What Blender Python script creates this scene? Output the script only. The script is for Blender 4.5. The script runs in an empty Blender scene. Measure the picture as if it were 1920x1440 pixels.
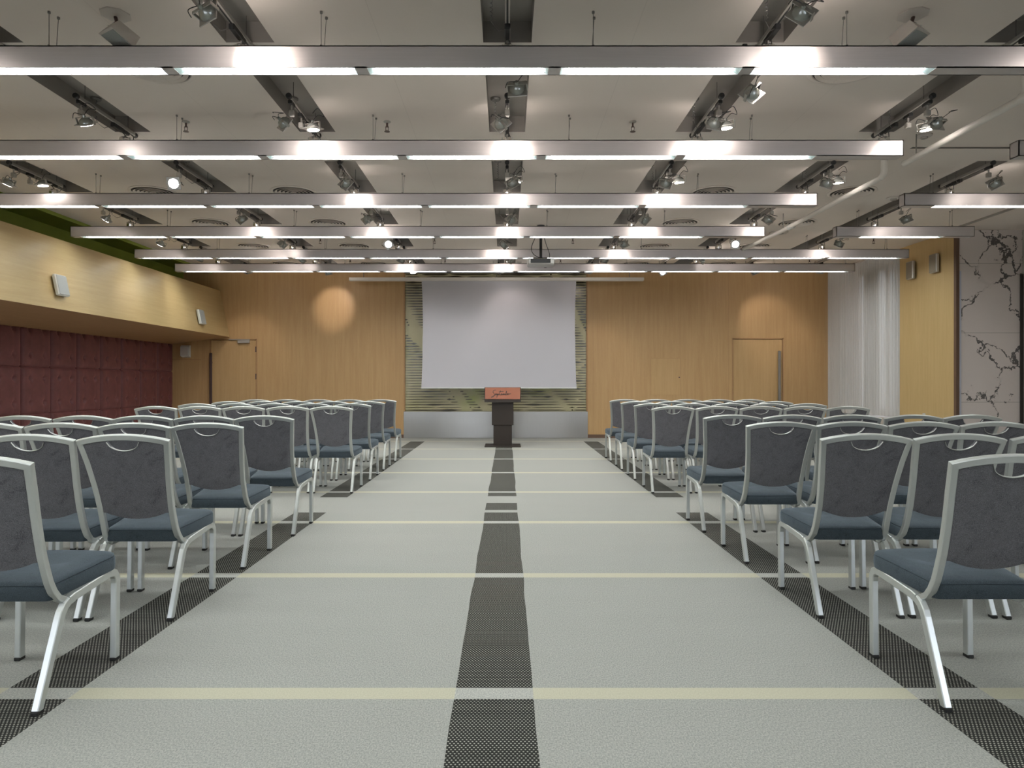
import bpy, math, random
from math import sin, cos, pi, sqrt, radians
from mathutils import Vector, Matrix

# ------------------------------------------------------------------ camera, world, exposure
S = bpy.context.scene
COL = S.collection
CAM_H = 1.2
FPX = 1280.0
cam_data = bpy.data.cameras.new('camera')
cam = bpy.data.objects.new('camera', cam_data)
COL.objects.link(cam)
cam.location = (0, 0, CAM_H)
cam.rotation_euler = (radians(90), 0, 0)
cam_data.sensor_width = 36.0
cam_data.lens = 24.0
cam_data.shift_x = 10 / 1920
cam_data.shift_y = -3 / 1920
cam_data.clip_end = 200
S.camera = cam
S.view_settings.view_transform = 'Standard'
S.view_settings.look = 'None'
S.view_settings.gamma = 1.0
S.view_settings.use_curve_mapping = False
S.view_settings.exposure = 0.5
try:
    S.cycles.use_denoising = True
    S.cycles.max_bounces = 7
    S.cycles.diffuse_bounces = 5
    S.cycles.glossy_bounces = 4
    S.cycles.transmission_bounces = 5
    S.cycles.sample_clamp_indirect = 6.0
    S.cycles.caustics_reflective = False
    S.cycles.caustics_refractive = False
    S.cycles.use_light_tree = True
except Exception:
    pass
world = bpy.data.worlds.new('world')
S.world = world
world.use_nodes = True
wb = world.node_tree.nodes['Background']
wb.inputs[0].default_value = (0.93, 0.95, 1.0, 1)
wb.inputs[1].default_value = 3.9

TUBE_STRENGTH = 17.5
TUBE_COLOR = (0.95, 1.0, 0.965)
WARM = (1.0, 0.86, 0.76)

# ------------------------------------------------------------------ material helpers
MATS = {}

class NT:
    def __init__(s, name):
        s.m = bpy.data.materials.new(name)
        s.m.use_nodes = True
        s.t = s.m.node_tree
        s.b = s.t.nodes['Principled BSDF']
    def n(s, kind, **kw):
        nd = s.t.nodes.new(kind)
        for k, v in kw.items():
            setattr(nd, k, v)
        return nd
    def link(s, a, b):
        s.t.links.new(a, b)
    def put(s, v, sock):
        if isinstance(v, (int, float)):
            sock.default_value = v
        elif isinstance(v, tuple):
            sock.default_value = v if len(v) == len(sock.default_value) else tuple(v) + (1,)
        else:
            s.link(v, sock)
    def math(s, op, a, b=0.0, c=0.0):
        nd = s.n('ShaderNodeMath', operation=op)
        s.put(a, nd.inputs[0]); s.put(b, nd.inputs[1]); s.put(c, nd.inputs[2])
        return nd.outputs[0]
    def mix(s, f, a, b):
        nd = s.n('ShaderNodeMix', data_type='RGBA')
        s.put(f, nd.inputs[0]); s.put(a, nd.inputs[6]); s.put(b, nd.inputs[7])
        return nd.outputs[2]
    def ramp(s, f, stops):
        nd = s.n('ShaderNodeValToRGB')
        cr = nd.color_ramp
        while len(cr.elements) < len(stops):
            cr.elements.new(0.5)
        for e, (p, c) in zip(cr.elements, stops):
            e.position = p
            e.color = tuple(c) + (1,) if len(c) == 3 else c
        s.link(f, nd.inputs[0])
        return nd.outputs[0]
    def coords(s, scale=(1, 1, 1), kind='Object'):
        tc = s.n('ShaderNodeTexCoord')
        mp = s.n('ShaderNodeMapping')
        mp.inputs['Scale'].default_value = scale
        s.link(tc.outputs[kind], mp.inputs[0])
        return mp.outputs[0]
    def noise(s, vec, scale, detail=3, rough=0.5, dist=0.0):
        nd = s.n('ShaderNodeTexNoise')
        s.link(vec, nd.inputs['Vector'])
        nd.inputs['Scale'].default_value = scale
        nd.inputs['Detail'].default_value = detail
        nd.inputs['Roughness'].default_value = rough
        nd.inputs['Distortion'].default_value = dist
        return nd.outputs[0]
    def bump(s, h, strength=0.3, dist=0.01):
        nd = s.n('ShaderNodeBump')
        nd.inputs['Strength'].default_value = strength
        nd.inputs['Distance'].default_value = dist
        s.link(h, nd.inputs['Height'])
        s.link(nd.outputs[0], s.b.inputs['Normal'])
    def band(s, v, lo, hi):   # 1 inside lo..hi
        return s.math('MULTIPLY', s.math('GREATER_THAN', v, lo), s.math('LESS_THAN', v, hi))

def simple(name, col, rough=0.5, metal=0.0, emit=None, estr=0.0, var=0.06, vscale=8.0, spec=0.5, vec=(1, 1, 1)):
    k = NT(name)
    if var > 0:
        f = k.noise(k.coords(vec), vscale, 3)
        a = tuple(max(0, c * (1 - var)) for c in col)
        b = tuple(min(1, c * (1 + var)) for c in col)
        k.link(k.mix(f, a, b), k.b.inputs['Base Color'])
    else:
        k.b.inputs['Base Color'].default_value = tuple(col) + (1,)
    k.b.inputs['Roughness'].default_value = rough
    k.b.inputs['Metallic'].default_value = metal
    k.b.inputs['Specular IOR Level'].default_value = spec
    if emit:
        k.b.inputs['Emission Color'].default_value = tuple(emit) + (1,)
        k.b.inputs['Emission Strength'].default_value = estr
    MATS[name] = k.m
    return k.m

def fabric(name, dark, light, sheen, nscale=9.0):
    k = NT(name)
    v = k.coords()
    big = k.noise(v, nscale, 6, 0.68, 0.6)
    fine = k.noise(v, 420, 2)
    f = k.ramp(big, [(0.30, (0, 0, 0)), (0.44, (0.62, 0.62, 0.62)), (0.60, (0.8, 0.8, 0.8)), (0.72, (1, 1, 1))])
    c = k.mix(f, dark, light)
    c2 = k.mix(k.ramp(fine, [(0.35, (0, 0, 0)), (0.75, (1, 1, 1))]), c, tuple(min(1, x * 1.7) for x in light))
    k.link(c2, k.b.inputs['Base Color'])
    k.b.inputs['Roughness'].default_value = 0.85
    k.b.inputs['Specular IOR Level'].default_value = 0.2
    k.b.inputs['Sheen Weight'].default_value = sheen
    k.b.inputs['Sheen Roughness'].default_value = 0.45
    k.b.inputs['Sheen Tint'].default_value = (0.72, 0.85, 1.0, 1)
    k.bump(fine, 0.25, 0.002)
    MATS[name] = k.m

def wood(name, a, b, axis='z', rough=0.42):
    k = NT(name)
    sc = {'z': (14, 14, 0.7), 'y': (14, 0.7, 14), 'x': (0.7, 14, 14)}[axis]
    v = k.coords(sc)
    n1 = k.noise(v, 1.6, 5, 0.6, 0.3)
    n2 = k.noise(v, 14, 3, 0.6)
    f = k.math('ADD', k.math('MULTIPLY', n1, 0.65), k.math('MULTIPLY', n2, 0.35))
    c = k.ramp(f, [(0.3, a), (0.7, b)])
    k.link(c, k.b.inputs['Base Color'])
    k.b.inputs['Roughness'].default_value = rough
    k.b.inputs['Specular IOR Level'].default_value = 0.35
    MATS[name] = k.m

def brushed(name, col, rough=0.35, metal=0.85, vec=(1, 60, 60)):
    k = NT(name)
    f = k.noise(k.coords(vec), 6, 3)
    k.link(k.mix(f, tuple(c * 0.9 for c in col), tuple(min(1, c * 1.08) for c in col)), k.b.inputs['Base Color'])
    k.b.inputs['Metallic'].default_value = metal
    r = k.n('ShaderNodeMapRange')
    k.link(f, r.inputs[0])
    r.inputs[3].default_value = rough * 0.85
    r.inputs[4].default_value = rough * 1.15
    k.link(r.outputs[0], k.b.inputs['Roughness'])
    MATS[name] = k.m
    return k

fabric('seat_fabric', (0.010, 0.016, 0.022), (0.052, 0.068, 0.084), 0.38, 24)
fabric('back_fabric', (0.024, 0.026, 0.036), (0.165, 0.164, 0.186), 0.10, 15)
simple('chair_metal', (0.62, 0.645, 0.64), 0.38, 0.72, var=0.04, vscale=20)
simple('black_rubber', (0.015, 0.015, 0.015), 0.7)
simple('black_plastic', (0.02, 0.02, 0.021), 0.45)
brushed('beam_metal', (0.62, 0.585, 0.59), 0.45, 0.35, (0.6, 40, 40))
simple('reflector', (0.55, 0.68, 0.68), 0.25, 0.6, var=0)
simple('tube_light', (0.9, 0.95, 0.95), 0.4, 0, TUBE_COLOR, TUBE_STRENGTH, var=0)
simple('lamp_light', (0.95, 0.9, 0.85), 0.3, 0, (1.0, 0.9, 0.82), 45.0, var=0)
simple('chrome', (0.75, 0.73, 0.70), 0.18, 1.0, var=0.03)
simple('pipe_paint', (0.80, 0.77, 0.73), 0.5, var=0.03)
simple('silver_paint', (0.50, 0.485, 0.46), 0.4, 0.6, var=0.05)
simple('lamp_glass', (0.42, 0.44, 0.42), 0.25, 0.3, var=0.05)
simple('wire_steel', (0.22, 0.21, 0.20), 0.4, 0.5, var=0)
simple('white_paint', (0.60, 0.56, 0.53), 0.5, var=0.03)
simple('white_plastic', (0.66, 0.67, 0.66), 0.45, var=0.03)
simple('speaker_mesh', (0.36, 0.38, 0.38), 0.7, 0.1, var=0.2, vscale=300)
simple('pier_speaker', (0.30, 0.27, 0.22), 0.5, 0.3, var=0.2, vscale=300)
simple('wall_plaster', (0.55, 0.52, 0.48), 0.8, var=0.04, vscale=2)
simple('green_paint', (0.22, 0.28, 0.04), 0.7, var=0.08, vscale=2)
simple('dark_void', (0.03, 0.028, 0.025), 0.6)
simple('slot_metal', (0.38, 0.355, 0.33), 0.5, 0.25, var=0.05, vscale=3)
simple('lectern_dark', (0.032, 0.023, 0.018), 0.55, 0.1, var=0.15, vscale=30, vec=(1, 1, 6))
brushed('copper', (0.25, 0.108, 0.072), 0.30, 0.9, (50, 50, 1))
k = brushed('steel_plinth', (0.40, 0.40, 0.40), 0.30, 0.95, (60, 60, 0.6))
tg_ = k.n('ShaderNodeTangent'); tg_.direction_type = 'RADIAL'; tg_.axis = 'Z'
k.b.inputs['Anisotropic'].default_value = 0.8
k.b.inputs['Anisotropic Rotation'].default_value = 0.25
k.link(tg_.outputs[0], k.b.inputs['Tangent'])
simple('skirting', (0.14, 0.085, 0.06), 0.5)
simple('dark_bronze', (0.10, 0.065, 0.06), 0.4, 0.4)
simple('handle_steel', (0.28, 0.27, 0.26), 0.35, 0.7)
simple('screen_cloth', (0.60, 0.595, 0.66), 0.75, var=0.01, vscale=1)
simple('gap_light_paint', (0.62, 0.66, 0.80), 0.3, 0.3, var=0)
simple('panel_dark', (0.050, 0.040, 0.018), 0.25, var=0.3, vscale=6, spec=0.6)
simple('window_frame_paint', (0.35, 0.36, 0.37), 0.4, 0.3)
wood('maple', (0.50, 0.315, 0.150), (0.60, 0.405, 0.205))
wood('maple_long', (0.43, 0.315, 0.155), (0.51, 0.39, 0.20), 'y')
wood('maple_door', (0.53, 0.345, 0.165), (0.62, 0.425, 0.215))
wood('maple_yellow', (0.54, 0.385, 0.18), (0.63, 0.465, 0.235))
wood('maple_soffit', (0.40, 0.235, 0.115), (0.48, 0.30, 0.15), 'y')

# red velvet
k = NT('red_velvet')
f = k.noise(k.coords(), 7, 5, 0.6, 0.4)
k.link(k.ramp(f, [(0.3, (0.10, 0.026, 0.028)), (0.75, (0.17, 0.05, 0.052))]), k.b.inputs['Base Color'])
k.b.inputs['Roughness'].default_value = 0.6
k.b.inputs['Sheen Weight'].default_value = 0.35
k.b.inputs['Sheen Tint'].default_value = (1, 0.5, 0.5, 1)
MATS['red_velvet'] = k.m

# patterned backdrop glass, olive
k = NT('backdrop_green')
f = k.noise(k.coords((1, 1, 1)), 1.1, 3)
k.link(k.ramp(f, [(0.3, (0.48, 0.46, 0.24)), (0.55, (0.60, 0.55, 0.36)), (0.75, (0.48, 0.52, 0.20))]), k.b.inputs['Base Color'])
k.b.inputs['Roughness'].default_value = 0.3
MATS['backdrop_green'] = k.m

# glass
k = NT('window_glass')
k.b.inputs['Base Color'].default_value = (0.9, 0.95, 1, 1)
k.b.inputs['Roughness'].default_value = 0.02
k.b.inputs['Transmission Weight'].default_value = 1.0
k.b.inputs['IOR'].default_value = 1.05
MATS['window_glass'] = k.m

# sheer curtain
k = NT('sheer_cloth')
fv = k.noise(k.coords((40, 40, 0.5)), 1.2, 3)
cc = k.mix(fv, (0.66, 0.65, 0.64), (0.80, 0.79, 0.79))
k.link(cc, k.b.inputs['Base Color'])
k.b.inputs['Roughness'].default_value = 0.8
tr = k.n('ShaderNodeBsdfTranslucent'); tr.inputs[0].default_value = (0.75, 0.8, 0.9, 1)
tp = k.n('ShaderNodeBsdfTransparent')
m1 = k.n('ShaderNodeMixShader'); m1.inputs[0].default_value = 0.16
k.link(k.b.outputs[0], m1.inputs[1]); k.link(tr.outputs[0], m1.inputs[2])
m2 = k.n('ShaderNodeMixShader'); m2.inputs[0].default_value = 0.02
k.link(m1.outputs[0], m2.inputs[1]); k.link(tp.outputs[0], m2.inputs[2])
k.link(m2.outputs[0], k.t.nodes['Material Output'].inputs[0])
MATS['sheer_cloth'] = k.m

# ceiling paint with faint board joints
k = NT('ceiling_paint')
sx = k.n('ShaderNodeSeparateXYZ'); k.link(k.coords(), sx.inputs[0])
jx = k.math('LESS_THAN', k.math('ABSOLUTE', k.math('SUBTRACT', k.math('FRACT', k.math('MULTIPLY', k.math('ADD', sx.outputs[0], 100.45), 1 / 0.885)), 0.5)), 0.0035)
jy = k.math('LESS_THAN', k.math('ABSOLUTE', k.math('SUBTRACT', k.math('FRACT', k.math('MULTIPLY', k.math('ADD', sx.outputs[1], 100.9), 1 / 1.7)), 0.5)), 0.002)
j = k.math('MAXIMUM', jx, jy)
nz = k.noise(k.coords(), 1.3, 3)
base = k.mix(nz, (0.77, 0.70, 0.65), (0.82, 0.75, 0.70))
k.link(k.mix(k.math('MULTIPLY', j, 0.15), base, (0.4, 0.36, 0.33)), k.b.inputs['Base Color'])
k.b.inputs['Roughness'].default_value = 0.75
MATS['ceiling_paint'] = k.m

# marble with book-matched slabs
k = NT('marble')
v = k.coords()
n0 = k.n('ShaderNodeTexNoise'); k.link(v, n0.inputs['Vector']); n0.inputs['Scale'].default_value = 1.6; n0.inputs['Detail'].default_value = 6; n0.inputs['Roughness'].default_value = 0.62
ad = k.n('ShaderNodeVectorMath', operation='MULTIPLY_ADD')
k.link(n0.outputs['Color'], ad.inputs[0]); ad.inputs[1].default_value = (0.9, 0.9, 0.9); k.link(v, ad.inputs[2])
vo = k.n('ShaderNodeTexVoronoi', feature='DISTANCE_TO_EDGE'); vo.inputs['Scale'].default_value = 1.25; k.link(ad.outputs[0], vo.inputs['Vector'])
gate = k.noise(v, 2.1, 4, 0.65)
thick = k.math('MULTIPLY', k.math('MAXIMUM', k.math('SUBTRACT', gate, 0.40), 0.0), 0.14)
vein = k.math('LESS_THAN', vo.outputs[0], thick)
n3 = k.noise(v, 26, 4, 0.7)
vein = k.math('MULTIPLY', vein, k.math('GREATER_THAN', n3, 0.42))
soft = k.ramp(vo.outputs[0], [(0.0, (0.7, 0.7, 0.7)), (0.05, (0, 0, 0))])
cloud = k.noise(v, 1.4, 4, 0.6)
c0 = k.mix(cloud, (0.76, 0.70, 0.70), (0.86, 0.80, 0.80))
c1 = k.mix(k.math('MULTIPLY', soft, 0.28), c0, (0.42, 0.39, 0.39))
c2 = k.mix(k.math('MULTIPLY', vein, 0.85), c1, (0.05, 0.048, 0.055))
sp = k.n('ShaderNodeSeparateXYZ'); k.link(v, sp.inputs[0])
jn = k.math('LESS_THAN', k.math('ABSOLUTE', k.math('SUBTRACT', k.math('FRACT', k.math('DIVIDE', k.math('ADD', sp.outputs[2], 109.2 - 1.98 + 0.545), 1.092)), 0.5)), 0.003)
k.link(k.mix(k.math('MULTIPLY', jn, 0.6), c2, (0.18, 0.17, 0.17)), k.b.inputs['Base Color'])
k.b.inputs['Roughness'].default_value = 0.22
MATS['marble'] = k.m

# carpet
k = NT('carpet')
v = k.coords()
sp = k.n('ShaderNodeSeparateXYZ'); k.link(v, sp.inputs[0])
X, Y = sp.outputs[0], sp.outputs[1]
wob = k.math('MULTIPLY', k.math('SUBTRACT', k.noise(k.coords((0.2, 1, 1)), 1.0, 2), 0.5), 0.03)
Xw = k.math('ADD', X, wob)
fine = k.noise(k.coords((1, 0.6, 1)), 190, 3, 0.7)
mid = k.noise(k.coords((0.35, 1.6, 1)), 2.2, 4, 0.6)
lite = k.mix(mid, (0.345, 0.350, 0.332), (0.40, 0.405, 0.388))
sp_f = k.ramp(fine, [(0.38, (0, 0, 0)), (0.68, (1, 1, 1))])
lite = k.mix(sp_f, k.mix(0.38, lite, (0.19, 0.21, 0.21)), k.mix(0.42, lite, (0.72, 0.72, 0.67)))
# pale cross bands
fr = k.math('FRACT', k.math('ADD', k.math('DIVIDE', k.math('SUBTRACT', Y, 2.635), 1.612), 40.5))
cross = k.math('LESS_THAN', k.math('ABSOLUTE', k.math('SUBTRACT', fr, 0.5)), 0.0295)
lite2 = k.mix(k.math('MULTIPLY', cross, 0.55), lite, (0.70, 0.67, 0.48))
# dark woven runner strips
gap_side = k.math('SUBTRACT', 1.0, k.band(Y, 6.30, 7.13))
gap_mid = k.math('MULTIPLY', k.math('SUBTRACT', 1.0, k.band(Y, 6.80, 7.20)), k.math('SUBTRACT', 1.0, k.band(Y, 6.30, 6.42)))
end_ = k.math('LESS_THAN', Y, 13.96)
s_mid = k.math('MULTIPLY', k.band(Xw, -0.200, 0.102), gap_mid)
s_l = k.math('MULTIPLY', k.band(X, -1.952, -1.665), gap_side)
s_r = k.math('MULTIPLY', k.band(X, 1.562, 1.852), gap_side)
strip = k.math('MULTIPLY', k.math('ADD', s_mid, k.math('ADD', s_l, s_r)), end_)
row = k.math('MULTIPLY', Y, 1 / 0.0125)
odd = k.math('MULTIPLY', k.math('MODULO', k.math('FLOOR', row), 2.0), 0.5)
fx = k.math('SUBTRACT', k.math('FRACT', k.math('ADD', k.math('MULTIPLY', k.math('ADD', X, 40.0), 1 / 0.0135), odd)), 0.5)
fy = k.math('SUBTRACT', k.math('FRACT', row), 0.5)
d2 = k.math('ADD', k.math('MULTIPLY', k.math('MULTIPLY', fx, fx), 5.0), k.math('MULTIPLY', k.math('MULTIPLY', fy, fy), 3.6))
dot = k.math('LESS_THAN', d2, 0.26)
dark = k.mix(sp_f, (0.022, 0.022, 0.022), (0.055, 0.055, 0.052))
dk = k.mix(k.math('MULTIPLY', dot, 0.85), dark, (0.46, 0.46, 0.41))
pale = k.mix(sp_f, (0.36, 0.37, 0.36), (0.62, 0.62, 0.58))
dk = k.mix(cross, dk, pale)
k.link(k.mix(strip, lite2, dk), k.b.inputs['Base Color'])
k.b.inputs['Roughness'].default_value = 0.95
k.b.inputs['Specular IOR Level'].default_value = 0.1
k.bump(fine, 0.3, 0.003)
MATS['carpet'] = k.m

# ------------------------------------------------------------------ mesh helpers
class MB:
    def __init__(s):
        s.v = []; s.f = []; s.mi = []; s.sm = []; s.cur = 0; s.smooth = False
    def add(s, verts, faces, M=None, smooth=None):
        o = len(s.v)
        for p in verts:
            p = Vector(p)
            s.v.append(M @ p if M else p)
        for f in faces:
            s.f.append([i + o for i in f]); s.mi.append(s.cur); s.sm.append(s.smooth if smooth is None else smooth)
        return s
    def box(s, x0, y0, z0, x1, y1, z1, M=None):
        v = [(x0, y0, z0), (x1, y0, z0), (x1, y1, z0), (x0, y1, z0), (x0, y0, z1), (x1, y0, z1), (x1, y1, z1), (x0, y1, z1)]
        f = [(0, 3, 2, 1), (4, 5, 6, 7), (0, 1, 5, 4), (1, 2, 6, 5), (2, 3, 7, 6), (3, 0, 4, 7)]
        return s.add(v, f, M, False)
    def bbox(s, x0, y0, z0, x1, y1, z1, r=0.005, M=None):
        """box with chamfered edges"""
        cx, cy, cz = (x0 + x1) / 2, (y0 + y1) / 2, (z0 + z1) / 2
        hx, hy, hz = (x1 - x0) / 2, (y1 - y0) / 2, (z1 - z0) / 2
        r = min(r, hx * .9, hy * .9, hz * .9)
        rings = []
        def ring(ax, ay, z, c):
            return [(cx - ax + c, cy - ay, z), (cx + ax - c, cy - ay, z), (cx + ax, cy - ay + c, z), (cx + ax, cy + ay - c, z),
                    (cx + ax - c, cy + ay, z), (cx - ax + c, cy + ay, z), (cx - ax, cy + ay - c, z), (cx - ax, cy - ay + c, z)]
        rings = [ring(hx - r, hy - r, z0, r * .6), ring(hx, hy, z0 + r, r), ring(hx, hy, z1 - r, r), ring(hx - r, hy - r, z1, r * .6)]
        v = sum(rings, []); f = [tuple(range(7, -1, -1)), tuple(range(24, 32))]
        for k_ in range(3):
            for i in range(8):
                a = k_ * 8 + i; b = k_ * 8 + (i + 1) % 8
                f.append((a, b, b + 8, a + 8))
        return s.add(v, f, M, False)
    def prism_y(s, poly, y0, y1, M=None, smooth=False):
        """poly of (x,z) extruded along y"""
        n = len(poly)
        v = [(p[0], y0, p[1]) for p in poly] + [(p[0], y1, p[1]) for p in poly]
        f = [tuple(range(n)), tuple(range(2 * n - 1, n - 1, -1))]
        for i in range(n):
            j = (i + 1) % n
            f.append((i, i + n, j + n, j))
        return s.add(v, f, M, smooth)
    def prism_x(s, poly, x0, x1, M=None):
        n = len(poly)
        v = [(x0, p[0], p[1]) for p in poly] + [(x1, p[0], p[1]) for p in poly]
        f = [tuple(range(n - 1, -1, -1)), tuple(range(n, 2 * n))]
        for i in range(n):
            j = (i + 1) % n
            f.append((i, j, j + n, i + n))
        return s.add(v, f, M, False)
    def tube(s, pts, r, seg=8, M=None, caps=True):
        pts = [Vector(p) for p in pts]
        n = len(pts); rr = r if isinstance(r, (list, tuple)) else [r] * n
        t0 = (pts[1] - pts[0]).normalized()
        up = Vector((0, 0, 1)) if abs(t0.z) < 0.9 else Vector((1, 0, 0))
        nrm = t0.cross(up).normalized()
        v = []; f = []
        for i, p in enumerate(pts):
            if i == 0: t = t0
            elif i == n - 1: t = (pts[-1] - pts[-2]).normalized()
            else: t = ((pts[i] - pts[i - 1]).normalized() + (pts[i + 1] - pts[i]).normalized())
            if t.length < 1e-6: t = t0
            t.normalize()
            nrm = (nrm - t * nrm.dot(t)).normalized()
            bn = t.cross(nrm)
            for k_ in range(seg):
                a = 2 * pi * k_ / seg
                v.append(p + (nrm * cos(a) + bn * sin(a)) * rr[i])
        for i in range(n - 1):
            for k_ in range(seg):
                a = i * seg + k_; b = i * seg + (k_ + 1) % seg
                f.append((a, b, b + seg, a + seg))
        if caps:
            f.append(tuple(range(seg - 1, -1, -1))); f.append(tuple(range((n - 1) * seg, n * seg)))
        return s.add(v, f, M, True)
    def sweep(s, pts, sec, dax, M=None, caps=True):
        """sweep a closed section (list of (w,d)) along pts; d axis stays near dax; mitred."""
        pts = [Vector(p) for p in pts]; n = len(pts); m = len(sec)
        v = []; f = []
        for i, p in enumerate(pts):
            a = (pts[i] - pts[i - 1]).normalized() if i > 0 else (pts[1] - pts[0]).normalized()
            b = (pts[i + 1] - pts[i]).normalized() if i < n - 1 else a
            t = (a + b).normalized()
            d = Vector(dax); d = (d - t * d.dot(t)).normalized()
            w = t.cross(d)
            sc = 1 / max(0.35, a.dot(t))
            for (ww, dd) in sec:
                v.append(p + w * ww * sc + d * dd)
        for i in range(n - 1):
            for k_ in range(m):
                a_ = i * m + k_; b_ = i * m + (k_ + 1) % m
                f.append((a_, b_, b_ + m, a_ + m))
        if caps:
            f.append(tuple(range(m - 1, -1, -1))); f.append(tuple(range((n - 1) * m, n * m)))
        return s.add(v, f, M, False)
    def lathe(s, prof, seg=20, M=None, smooth=True):
        """prof (r,z) about z"""
        v = []; f = []; n = len(prof)
        for (r, z) in prof:
            for k_ in range(seg):
                a = 2 * pi * k_ / seg
                v.append((r * cos(a), r * sin(a), z))
        for i in range(n - 1):
            for k_ in range(seg):
                a = i * seg + k_; b = i * seg + (k_ + 1) % seg
                f.append((a, b, b + seg, a + seg))
        f.append(tuple(range(seg - 1, -1, -1))); f.append(tuple(range((n - 1) * seg, n * seg)))
        return s.add(v, f, M, smooth)
    def build(s, name, mat, parent=None, loc=None, sharp=35):
        me = bpy.data.meshes.new(name)
        me.from_pydata([tuple(p) for p in s.v], [], s.f)
        ms = mat if isinstance(mat, (list, tuple)) else [mat]
        for m in ms:
            me.materials.append(MATS[m])
        for p, mi, sm in zip(me.polygons, s.mi, s.sm):
            p.material_index = mi; p.use_smooth = sm
        me.update()
        if any(s.sm):
            try: me.set_sharp_from_angle(angle=radians(sharp))
            except Exception: pass
        o = bpy.data.objects.new(name, me)
        COL.objects.link(o)
        if parent: o.parent = parent
        if loc: o.location = loc
        return o

def frame_section(w, d, c):
    return [(-w + c, -d), (w - c, -d), (w, -d + c), (w, d - c), (w - c, d), (-w + c, d), (-w, d - c), (-w, -d + c)]

def tag(o, label, cat, group=None, kind=None):
    o['label'] = label; o['category'] = cat
    if group: o['group'] = group
    if kind: o['kind'] = kind
    return o
def thing(name, label, cat, loc=(0, 0, 0), group=None):
    o = bpy.data.objects.new(name, None)
    COL.objects.link(o); o.location = loc; o.empty_display_size = 0.1
    return tag(o, label, cat, group)
def struct(o, label=None, cat=None):
    o['kind'] = 'structure'
    if label: o['label'] = label
    if cat: o['category'] = cat
    return o
def kids(o):
    return KIDS.get(o.name, [])
KIDS = {}
def reindex(o_list):
    for o in o_list:
        if o.parent:
            KIDS.setdefault(o.parent.name, [])
            if o not in KIDS[o.parent.name]: KIDS[o.parent.name].append(o)
def copy_tree(o, parent=None):
    c = o.copy(); COL.objects.link(c)
    c.parent = parent
    for ch in list(kids(o)):
        d = copy_tree(ch, c)
        KIDS.setdefault(c.name, []).append(d)
    return c
ORD = ['first', 'second', 'third', 'fourth', 'fifth', 'sixth', 'seventh', 'eighth', 'ninth', 'tenth', 'eleventh', 'twelfth']

# ------------------------------------------------------------------ room dimensions
YB = 14.75          # back wall
ZC = 3.60           # ceiling
YR = -3.4           # rear wall behind the camera
XL = -7.235         # padded wall
XR = 7.06           # curtain / pier plane
XRR = 8.12          # right wall near the camera
YM = 10.75          # marble face
SB = FPX / YB
def bx_(px): return (px - 950) / SB
def bz_(py): return CAM_H + (717 - py) / SB

# floor
b = MB(); b.box(XL - 0.3, YR - 0.2, -0.2, XRR + 0.3, YB + 0.2, 0)
struct(b.build('floor', 'carpet'), 'pale grey carpet with dark woven runner strips and cream cross bands', 'floor')

# ceiling with recessed track slots
ROWS = [4.395, 6.105, 7.824, 9.48, 11.11, 12.46]
COLS = [-5.39, -3.58, -1.81, 0.005, 1.785, 3.54, 5.27]
SEGS = [(3.2, 4.82), (5.3, 6.54), (7.4, 8.62), (9.05, 10.36), (10.75, 12.05), (12.45, 13.85)]
slots = []
for ci, cx in enumerate(COLS):
    for si, (a_, b_) in enumerate(SEGS):
        if ci == 6 and si in (0, 1): continue
        if ci == 6 and si == 2:
            slots.append((cx - .165, 7.4, cx + .165, 12.3)); continue
        if ci == 6: continue
        slots.append((cx - .17, a_, cx + .17, b_))
slots.append((4.14, 6.96, 5.36, 7.01))
XC0, XC1 = -6.38, XRR + 0.3
xs = sorted(set([XC0, XC1] + [s_[0] for s_ in slots] + [s_[2] for s_ in slots]))
ys = sorted(set([YR - .2, YB + .2] + [s_[1] for s_ in slots] + [s_[3] for s_ in slots]))
cb = MB()
for i in range(len(xs) - 1):
    j = 0
    run = None
    for j in range(len(ys) - 1):
        mx, my = (xs[i] + xs[i + 1]) / 2, (ys[j] + ys[j + 1]) / 2
        inside = any(s_[0] < mx < s_[2] and s_[1] < my < s_[3] for s_ in slots)
        if not inside:
            cb.add([(xs[i], ys[j], ZC), (xs[i], ys[j + 1], ZC), (xs[i + 1], ys[j + 1], ZC), (xs[i + 1], ys[j], ZC)], [(0, 1, 2, 3)])
cb.cur = 1
for (x0, y0, x1, y1) in slots:
    h = 0.15 if x1 - x0 < 0.5 else 0.05
    zt = ZC + h
    v = [(x0, y0, ZC), (x1, y0, ZC), (x1, y1, ZC), (x0, y1, ZC), (x0, y0, zt), (x1, y0, zt), (x1, y1, zt), (x0, y1, zt)]
    cb.add(v, [(4, 5, 6, 7), (0, 1, 5, 4), (1, 2, 6, 5), (2, 3, 7, 6), (3, 0, 4, 7)])
cb.cur = 0
cb.box(XC0, YR - .2, ZC + 0.2, XC1, YB + .2, ZC + 0.3)
struct(cb.build('ceiling', ['ceiling_paint', 'slot_metal']), 'grey plaster ceiling with long recessed track slots', 'ceiling')

# cove above the bulkhead, painted green
b = MB(); b.box(-7.6, YR - .2, ZC, XC0, YB + .2, ZC + .3); b.box(-7.2, YR, 3.18, -6.98, YB, ZC)
b.box(XC0 - 0.01, YR, ZC - 0.05, XC0 + 0.01, YB, ZC + 0.02)
struct(b.build('trim_1', 'green_paint'), 'green painted cove above the left wood bulkhead', 'ceiling cove')

# bulkhead
b = MB()
b.prism_y([(-5.985, 2.18), (-6.195, 3.18), (-7.4, 3.18), (-7.4, 2.02), (XL - .02, 2.02)], YR, YB + .05)
for i, f in enumerate(b.f):
    b.mi[i] = 0
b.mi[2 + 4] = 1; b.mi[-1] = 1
o = b.build('wall_left_upper', ['maple_long', 'maple_soffit'])
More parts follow.
